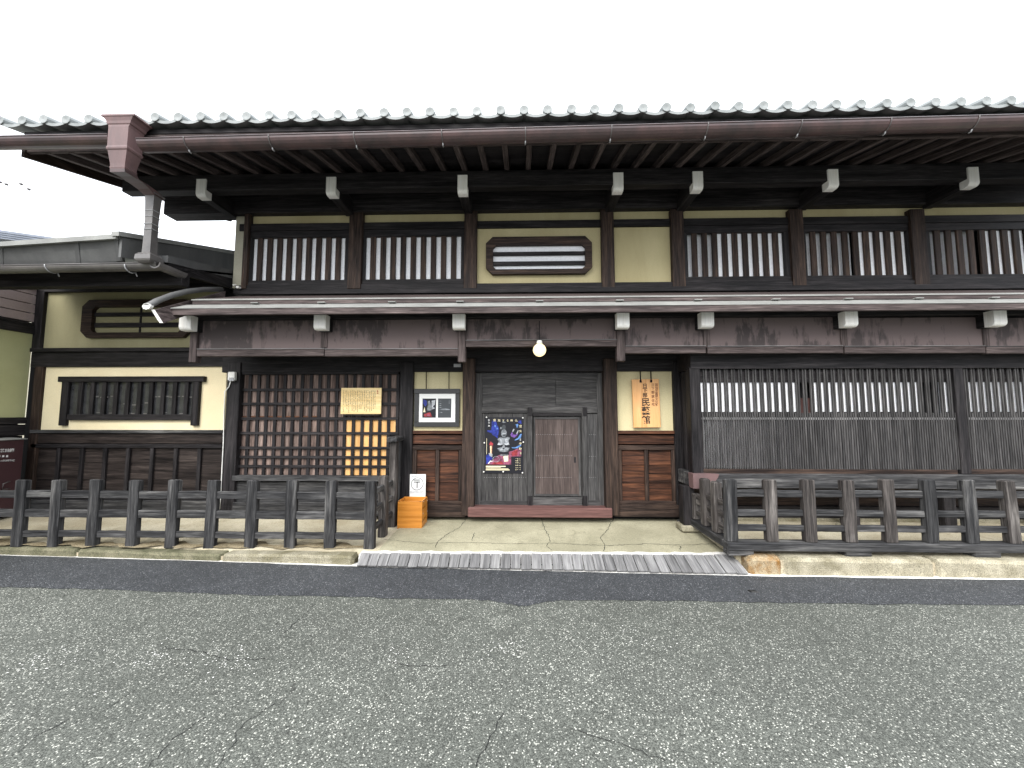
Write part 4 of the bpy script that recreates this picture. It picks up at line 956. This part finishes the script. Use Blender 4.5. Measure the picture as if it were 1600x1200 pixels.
# ================================================================== SMALL THINGS
# lit globe lamp
gp = at(843, 547, 4.64); r = 10.3 * 4.64 / F
LP = thing('globe_lamp', 'lit round yellow globe lamp hanging over the entrance', 'lamp', gp)
v, f = [], []
for i in range(13):
    t = math.pi * i / 12
    for k in range(20): v.append((gp.x + r * math.sin(t) * math.cos(k * math.pi / 10), gp.y + r * math.sin(t) * math.sin(k * math.pi / 10), gp.z + r * math.cos(t)))
    if i:
        for k in range(20): f.append(((i - 1) * 20 + k, (i - 1) * 20 + (k + 1) % 20, i * 20 + (k + 1) % 20, i * 20 + k))
mesh('globe', v, f, 'bulb_glow', LP, smooth=True)
tube('socket', [gp + Vector((0, 0, r * .93)), gp + Vector((0, 0, r + .02)), gp + Vector((0, 0, r + .035)), gp + Vector((0, 0, r + .04))], [.038, .034, .03, .012], 'white_paint', LP, 14)
tube('cord', [gp + Vector((0, 0, r + .035)), gp + Vector((0, 0, r + .28))], .005, 'rope_black', LP, 6)

# notice board of light wood
NY = YLT - .055
NBd = pbox('notice_board', 532.5, 595.5, 606, 647, NY, .025, 'wood_notice', None, .003)
tag(NBd, 'light wooden notice board with columns of black brush text on the lattice', 'notice board')
cells = []
for c in range(19):
    x = 536.5 + c * 2.75; n = rng.choice((20, 22, 23, 15)) if c < 18 else 18
    for k in range(n):
        if rng.random() < .93: cells.append(at(x, 610.5 + 1.47 * k + (1.5 if c % 4 == 3 else 0), NY - .001))
rects('lettering', scribble(0, [(p_.x, p_.z) for p_ in cells], .0125, rng), NY - .002, 'ink', NBd)
cells = [at(590.3, 611 + 3.0 * k, NY - .001) for k in range(2)]
rects('red_lettering', scribble(0, [(p_.x, p_.z) for p_ in cells] * 2, .024, rng), NY - .0022, 'ink_red', NBd)
pbox('ledge', 536, 592, 647.4, 649.5, NY + .005, .04, 'wood_black', NBd, .002)

# framed picture
FP = thing('framed_picture', 'black frame with white mount and two dark prints on the plaster', 'picture', at(682, 667, YW))
FY = YW - .04
def fb(name, a, b, c, d, dy, dep, mat, par=FP, bev=.003): return pbox(name, a, b, c, d, FY + dy, dep, mat, par, bev)
fb('mount', 652, 713, 612, 661, .012, .02, 'print_white', FP, 0)
fb('frame_bar', 647, 718.5, 607.5, 615, 0, .035, 'black_frame'); fb('frame_bar', 646.5, 717.5, 659.5, 667, 0, .035, 'black_frame')
fb('frame_bar', 647, 654.3, 615.2, 659.3, .001, .034, 'black_frame'); fb('frame_bar', 711.3, 718, 615.2, 659.3, .001, .034, 'black_frame')
p1 = fb('print', 660, 681.2, 622.7, 652.7, .0105, .0012, 'print_black', FP, 0); p2 = fb('print', 684.3, 705, 622.7, 652.7, .0105, .0012, 'print_darkgrey', FP, 0)
def pr(name, a, b, c, d, mat, par, dy): fb(name, a, b, c, d, dy, .0006, mat, par, 0)
def ppoly(name, pts, Yp, mat, par): return poly(name, [(PX(x, 690, Yp), PZ(785, y, Yp)) for x, y in pts], Yp, mat, par)
def fpoly(name, pts, dy, mat, par): return poly(name, [(PX(x, 637, FY), PZ(682, y, FY)) for x, y in pts], FY + dy, mat, par)
fpoly('print_patch', [(661, 624), (666, 626), (667, 632), (664, 635), (661, 630)], .0100, 'print_blue', p1)
fpoly('print_patch', [(674, 626), (680, 625), (679, 632), (676, 635), (680, 638), (674, 640)], .0100, 'print_pale', p1)
fpoly('print_patch', [(668, 627), (671, 626), (673, 632), (674, 641), (667, 642), (668, 634)], .0095, 'print_grey', p1)
fpoly('print_patch', [(661, 644), (663, 636), (664.5, 644)], .0098, 'print_cream', p1)
fpoly('print_patch', [(662, 647), (672, 644), (675, 651), (663, 651)], .0096, 'print_red', p1)
fpoly('print_patch', [(667, 648), (671, 647), (671.5, 649.5), (667, 650)], .0092, 'print_rose', p1)
for y in (626, 630, 633, 636): pr('print_line', 686.5, 689.5, y, y + 1.1, 'print_grey', p2, .0098)
pr('print_line', 686.5, 691, 644, 645, 'print_grey', p2, .0098); pr('print_line', 701.5, 702.3, 625, 631, 'print_grey', p2, .0098)
fpoly('print_patch', [(685, 640), (690, 638.8), (696, 638), (703, 639.5), (703, 640.6), (690, 640.8)], .0098, 'print_grey', p2)
for x in (666, 701.5): a = at(x, 608, FY + .01); b = at(x, 581, YW - .02); tube('hanging_cord', [a, b], .006, 'rope_black', FP, 6)

# hanging name board
SY = YW - .05
SG = pbox('name_board', 989, 1031, 592.5, 668, SY, .03, 'wood_sign', None, .003)
SG.rotation_euler = (0, R(-.8), 0)
tag(SG, 'orange wooden name board with large black vertical characters beside the door', 'sign')
# writing is laid out straight and shares the board's slight tilt through its parent
def glyphs(txt, px, ys, szpx, mat, name):
    L = []
    for ch, y in zip(txt, ys): p_ = at(px, y, SY); L.append((ch, p_.x, p_.z, szpx * SY / F))
    o = lettering(name, L, SY - .0015, mat, SG, .022)
glyphs('日下部', 1008, (603, 610, 617.3), 7.6, 'ink', 'lettering'); glyphs('民藝館', 1009, (628.5, 641.8, 655.5), 13.5, 'ink', 'large_lettering')
glyphs('日下部家住宅', 1020.5, (601.5, 607, 613, 619.5, 626, 632), 5, 'ink_brown', 'small_lettering')
glyphs('国指定重要文化財', 1026, (601.5, 606, 610.4, 614.8, 619.2, 623.6, 628, 632.4), 4.6, 'ink_brown', 'small_lettering')
for x in (1001.5, 1018):
    a = at(x, 596, SY - .004); b = at(x - .5, 579, YW - .02); tube('strap', [a, a + Vector((0, .0, .03)), b], .008, 'rope_black', SG, 6)
    box('strap_eye', (a.x - .014, a.x + .014), (SY - .006, SY - .0005), (a.z - .014, a.z + .02), 'rope_black', SG, .001)

# poster on the door
PYp = YD + .004
PO = pbox('poster', 757.5, 817, 652, 739.5, PYp, .0012, 'print_black', None, 0)
tag(PO, 'dark exhibition poster with a grey seated statue, blue and red, on the door', 'poster')
_dl = [0]
def pp(name, pts, mat):
    _dl[0] += .00006
    sx = lambda x: 745 + x * 85 / 927; sy = lambda y: 640 + y * 110 / 1200
    return ppoly(name, [(sx(x), sy(y)) for x, y in pts], PYp - .0004 - _dl[0], mat, PO)
def blob(cx, cy, rx, ry, n=14, j=.2): return [(cx + rx * math.cos(2 * math.pi * k / n) * rng.uniform(1 - j, 1 + j), cy + ry * math.sin(2 * math.pi * k / n) * rng.uniform(1 - j, 1 + j)) for k in range(n)]
pp('print_patch', [(255, 190), (320, 180), (345, 250), (380, 330), (370, 400), (355, 490), (320, 460), (265, 430), (250, 360)], 'print_blue')
pp('print_patch', [(180, 350), (260, 355), (290, 420), (240, 400), (180, 380)], 'print_blue')
pp('print_patch', blob(310, 285, 16, 18), 'print_sky'); pp('print_patch', blob(345, 325, 12, 14), 'print_sky'); pp('print_patch', blob(280, 330, 34, 50), 'print_blue')
pp('print_patch', [(715, 190), (760, 185), (760, 245), (700, 220)], 'print_blue')
pp('print_patch', [(570, 430), (600, 380), (620, 420), (660, 430), (700, 400), (690, 440), (640, 480), (590, 460)], 'print_purple')
pp('print_patch', [(640, 520), (700, 480), (740, 420), (765, 410), (750, 480), (700, 510), (650, 525)], 'print_sky')
pp('print_patch', [(600, 370), (625, 325), (645, 335), (615, 385)], 'print_pale'); pp('print_patch', [(670, 410), (700, 350), (715, 360), (690, 415)], 'print_pale')
pp('print_patch', [(655, 260), (700, 240), (710, 260), (695, 310), (675, 300), (680, 270)], 'print_sky')
pp('print_patch', [(590, 640), (660, 640), (720, 610), (755, 585), (755, 615), (700, 655), (640, 662), (600, 655)], 'print_sky')
pp('print_patch', [(545, 720), (620, 700), (700, 660), (760, 690), (755, 795), (560, 800)], 'print_rose'); pp('print_patch', [(590, 730), (650, 690), (700, 690), (690, 780), (600, 790)], 'print_red')
pp('print_patch', [(160, 935), (230, 900), (330, 800), (420, 760), (540, 770), (585, 800), (585, 938)], 'print_rose'); pp('print_patch', [(160, 780), (220, 760), (270, 830), (220, 900), (160, 930)], 'print_blue')
pp('print_patch', [(450, 800), (535, 770), (535, 880), (470, 890)], 'print_cream'); pp('print_patch', [(290, 900), (420, 880), (470, 930), (250, 935)], 'print_red')
pp('print_patch', [(395, 770), (430, 762), (535, 768), (530, 790), (395, 788)], 'print_grey')
# statue: halo, head, shoulders, lap and lotus seat
pp('print_patch', [(425, 210), (455, 200), (500, 215), (455, 228)], 'print_grey')
pp('print_patch', blob(460, 300, 34, 44, 16, .08), 'print_darkgrey'); pp('print_patch', blob(412, 315, 14, 20), 'print_grey')
pp('print_patch', [(415, 380), (430, 345), (460, 335), (495, 345), (510, 385), (505, 435), (485, 468), (440, 468), (418, 435)], 'print_grey')
pp('print_patch', [(435, 400), (490, 398), (495, 412), (435, 415)], 'print_pale'); pp('print_patch', [(432, 430), (490, 428), (480, 455), (445, 455)], 'print_darkgrey')
pp('print_patch', [(350, 500), (400, 470), (440, 480), (490, 478), (530, 462), (565, 480), (545, 520), (548, 570), (520, 590), (460, 580), (400, 585), (375, 560)], 'print_grey')
pp('print_patch', [(395, 500), (440, 505), (455, 560), (410, 565)], 'print_pale'); pp('print_patch', [(480, 505), (520, 495), (525, 560), (490, 560)], 'print_pale')
pp('print_patch', [(350, 600), (370, 560), (460, 580), (540, 560), (560, 600), (500, 605), (455, 590), (400, 605)], 'print_pale')
pp('print_patch', [(348, 660), (420, 640), (460, 650), (500, 640), (560, 650), (530, 710), (460, 725), (385, 712)], 'print_grey')
pp('print_patch', [(370, 665), (440, 660), (445, 690), (395, 695)], 'print_pale'); pp('print_patch', [(480, 660), (540, 662), (515, 692), (480, 690)], 'print_pale')
pp('print_patch', blob(455, 630, 20, 30), 'print_pale'); pp('print_patch', blob(456, 660, 20, 12), 'print_black')
# pagoda at the left, signature stroke
pp('print_patch', [(210, 600), (235, 540), (280, 580), (275, 615)], 'print_red'); pp('print_patch', [(222, 615), (262, 615), (258, 760), (225, 750)], 'print_orange'); pp('print_patch', [(232, 620), (246, 620), (246, 755), (232, 750)], 'print_cream')
pp('print_patch', [(200, 745), (225, 735), (270, 760), (265, 810), (220, 790)], 'print_pale'); pp('print_patch', [(190, 920), (230, 870), (290, 880), (230, 890), (205, 925)], 'print_white')
ring = [(330 + 58 * math.cos(a), 845 + 52 * math.sin(a)) for a in [k * .35 for k in range(18)]]
pp('print_patch', ring + [(330 + 52 * math.cos(a), 845 + 46 * math.sin(a)) for a in [k * .35 for k in reversed(range(18))]], 'print_pale')
# lettering of the poster
sx = lambda x: 745 + x * 85 / 927; sy = lambda y: 640 + y * 110 / 1200
def ptext(txt, pts, szp, mat):
    L = []
    for ch, (x, y) in zip(txt, pts): p_ = at(sx(x), sy(y), PYp); L.append((ch, p_.x, p_.z, szp * 85 / 927 * PYp / F))
    lettering('lettering', L, PYp - .006, mat, PO)
ptext('顕現する神仏', [(303, 182), (380, 186), (452, 186), (524, 186), (592, 186), (672, 186)], 46, 'print_cream')
ptext('特別展', [(207, 180), (207, 222), (207, 278)], 32, 'print_white'); ptext('空', [(745, 282)], 50, 'print_cream'); ptext('る', [(742, 512)], 42, 'print_white')
q = scribble(0, [((at(sx(742), sy(y), PYp)).x, at(sx(742), sy(y), PYp).z) for y in (365, 575, 662, 745)] * 2, 44 * 85 / 927 * PYp / F, rng)
for y in (838, 872, 908, 950, 990, 1022): q += scribble(0, [(at(sx(x), sy(y), PYp).x, at(sx(x), sy(y), PYp).z) for x in (668, 698, 736)], 20 * 85 / 927 * PYp / F, rng)
rects('lettering', q, PYp - .0062, 'print_cream', PO)
q = []
for (x0, x1, y0, y1) in ((155, 490, 958, 976), (155, 410, 983, 990), (155, 540, 1004, 1014), (155, 560, 1022, 1032), (165, 172, 490, 760)):
    a, b = at(sx(x0), sy(y1), PYp), at(sx(x1), sy(y0), PYp); q.append((a.x, b.x, a.z, b.z))
rects('lettering', q, PYp - .0062, 'print_cream', PO)
for (x, y) in ((165, 130), (785, 140), (128, 566), (793, 556), (118, 1060), (450, 1058), (778, 1078)):
    c = at(sx(x), sy(y), PYp - .003); tube('pin', [c + Vector((0, .003, 0)), c + Vector((0, -.004, 0)), c + Vector((0, -.006, 0))], [.011, .011, .006], 'white_paint', PO, 8)

# wooden box with paper card
bp = atz(640, 824, .133); by = bp.y - .03
b0, b1 = PX(621, 804, by), PX(659.5, 804, by); bz = .122; bh = PZ(640, 783, by)
BX = thing('wooden_box', 'open orange varnished wooden box on the slab beside the fence return', 'box', ((b0 + b1) / 2, by + .17, bz))
D_ = .27; t_ = .014
box('front_panel', (b0, b1), (by, by + t_), (bz, bh), 'wood_box', BX, .002); box('back_panel', (b0, b1), (by + D_ - t_, by + D_), (bz, bh), 'wood_box', BX, .002)
box('side_panel', (b0 + .0005, b0 + t_), (by + t_ + .001, by + D_ - t_ - .001), (bz, bh - .001), 'wood_box', BX, .002); box('side_panel', (b1 - t_, b1 - .0005), (by + t_ + .001, by + D_ - t_ - .001), (bz, bh - .001), 'wood_box', BX, .002)
box('bottom', (b0 + t_ + .001, b1 - t_ - .001), (by + t_ + .001, by + D_ - t_ - .001), (bz + .012, bz + .026), 'wood_box', BX, .001)
for x in (b0 + .012, b1 - .026): box('corner_pin', (x - .008, x + .012), (by - .0012, by + .003), (bh - .008, bh - .003), 'wood_black', BX, 0)
for (yy, zz) in ((by + .07, bh - .02), (by + .27, bh - .05), (by + .06, bz + .18), (by + .26, bz + .16)): box('screw', (b1 - .0004, b1 + .002), (yy - .006, yy + .006), (zz - .006, zz + .006), 'white_paint', BX, .001)
cy = by + D_ + .006
CD = box('paper_card', (PX(640.3, 757, cy), PX(665, 757, cy)), (cy, cy + .004), (bz + .04, PZ(652, 741, cy)), 'print_white', None, 0, None)
tag(CD, 'white paper card with a hand-drawn circled mark standing behind the orange box', 'card')
cc = at(652, 756, cy)
v, f = [], []
for k in range(36):
    a = k * math.pi / 18; rr = 9.2 * cy / F * (1 + .03 * math.sin(2 * a)); w_ = .0034
    for q in (rr - w_, rr + w_): v.append((cc.x + q * math.cos(a), cy - .003, cc.z + q * math.sin(a)))
    f.append((2 * k, 2 * k + 1, (2 * k + 3) % 72, (2 * k + 2) % 72))
u = cy / F
for (x0, x1, y0, y1) in ((-5.5, 4.2, -6.4, -5.2), (-5.3, 4.6, -3.4, -2.1), (-.9, .5, -2.1, 6.3)):
    i = len(v); v += [(cc.x + x0 * u, cy - .003, cc.z - y1 * u), (cc.x + x1 * u, cy - .003, cc.z - y1 * u), (cc.x + x1 * u, cy - .003, cc.z - y0 * u + .002), (cc.x + x0 * u, cy - .003, cc.z - y0 * u)]; f.append((i, i + 1, i + 2, i + 3))
mesh('drawn_mark', v, f, 'print_darkgrey', CD)
rects('small_lettering', [(cc.x + a * u, cc.x + b * u, cc.z - y1 * u, cc.z - y0 * u) for a, b, y0, y1 in ((-10, 9, 9.3, 9.8), (-11, 10, 11.6, 12.6), (-11, 8, 13.4, 14.2), (-9, -1, -12, -11))], cy - .0012, 'print_pale', CD)

# storage box standing along the neighbour's wall, its front faces the entrance side
XF = XN + .27; hzt = atx(20, 687.5, XF).z; ye = atx(37, 700, XF).y
HB = thing('storage_box', 'dark maroon metal box with white lettering beside the fence', 'cabinet', (XF - .12, ye - .45, .17))
box('body', (XN + .03, XF), (ye - 1.0, ye), (.19, hzt), 'maroon', HB, .006)
mesh('lid', [(XN + .025, ye - 1.02, hzt + .012), (XF + .02, ye - 1.02, hzt + .002), (XF + .02, ye + .02, hzt + .002), (XN + .025, ye + .02, hzt + .012), (XN + .025, ye - 1.02, hzt + .026), (XF + .02, ye - 1.02, hzt + .014), (XF + .02, ye + .02, hzt + .014), (XN + .025, ye + .02, hzt + .026)],
     [(0, 1, 2, 3), (4, 5, 6, 7), (0, 1, 5, 4), (1, 2, 6, 5), (2, 3, 7, 6), (3, 0, 4, 7)], 'zinc_light', HB)
for y_ in (ye - .9, ye - .1): box('leg', (XF - .2, XF - .04), (y_ - .03, y_ + .03), (.165, .195), 'maroon', HB)
def side_print(o):            # turn print made in the street-facing plane onto the box front: x -> y
    for vt in o.data.vertices: vt.co = Vector((0, vt.co.x, vt.co.z))
    return o
def sp_(px, py): p_ = atx(px, py, XF); return p_.y, p_.z
L = [(ch, *sp_(px, 704 - px * .03), .052) for ch, px in zip('格納箱', (3.5, 10.8, 18.2))]
def on_side(o, L_):
    cy_ = sum(q[1] for q in L_) / len(L_); cz_ = sum(q[2] for q in L_) / len(L_); o.location = Vector((XF + .002, cy_, cz_)) - WL[HB.name]; WL[o.name] = Vector((XF + .002, cy_, cz_)); return side_print(o)
on_side(lettering('lettering', L, 0, 'print_white', HB, .02), L)
q = [('', *sp_(px, 712.8), 0) for px in (-1.5, 4.8, 10.8)]
on_side(rects('lettering', [(y_ - .011, y_ + .011, z - .013, z + .013) for _, y_, z, _k in q], 0, 'print_white', HB), q)
q = [('', *sp_(px, 720 - px * .03), 0) for px in (-2, 1, 4, 7, 10, 13, 16, 19, 21.5)]
on_side(rects('lettering', scribble(0, [(y_, z) for _, y_, z, _k in q] * 2, .026, rng), 0, 'print_white', HB), q)
tube('handle', [atx(16, 752, XF), atx(5, 756, XF + .02), atx(4, 765, XF + .02), atx(16, 763, XF)], .006, 'gutter_grey', HB, 6)

# white sensor box and its conduit on the corner post
SB = thing('sensor_box', 'small white weatherproof box on the dark corner post with its cable', 'sensor', at(361, 594, YW - .06))
pbox('body', 355.5, 366.5, 581, 594, YW - .10, .048, 'white_paint', SB, .006)
pbox('lens', 357, 365, 590, 595.5, YW - .104, .03, 'steel', SB, .003)
tube('conduit', [at(x, y, YW - .062) for x, y in ((361, 594), (358, 604), (351, 612), (350, 650), (349, 690), (346.5, 740), (344.5, 780), (343, 796))], .0065, 'white_paint', SB, 6)
# small floodlight fitting at the upper wall corner
SL = thing('spotlight', 'tiny white spotlight fitting beside the upper wall corner', 'lamp', at(371, 449, YU - .07))
pbox('head', 368, 373, 446.5, 450, YU - .10, .05, 'white_paint', SL, .004); pbox('arm', 363, 368, 444, 446, YU - .08, .02, 'white_paint', SL, .002)
# flattened black scrap on the road
p_ = atz(1176, 925, .004)
RS = mesh('road_scrap', [(p_.x - .035, p_.y + .02, .006), (p_.x + .03, p_.y + .01, .006), (p_.x + .045, p_.y - .025, .006), (p_.x - .02, p_.y - .02, .006), (p_.x - .03, p_.y + .015, .016), (p_.x + .025, p_.y + .008, .018), (p_.x + .038, p_.y - .02, .014), (p_.x - .018, p_.y - .016, .016)],
     [(0, 1, 2, 3), (4, 5, 6, 7), (0, 1, 5, 4), (1, 2, 6, 5), (2, 3, 7, 6), (3, 0, 4, 7)], 'black_frame')
tag(RS, 'flattened black scrap lying on the dark asphalt strip', 'scrap')
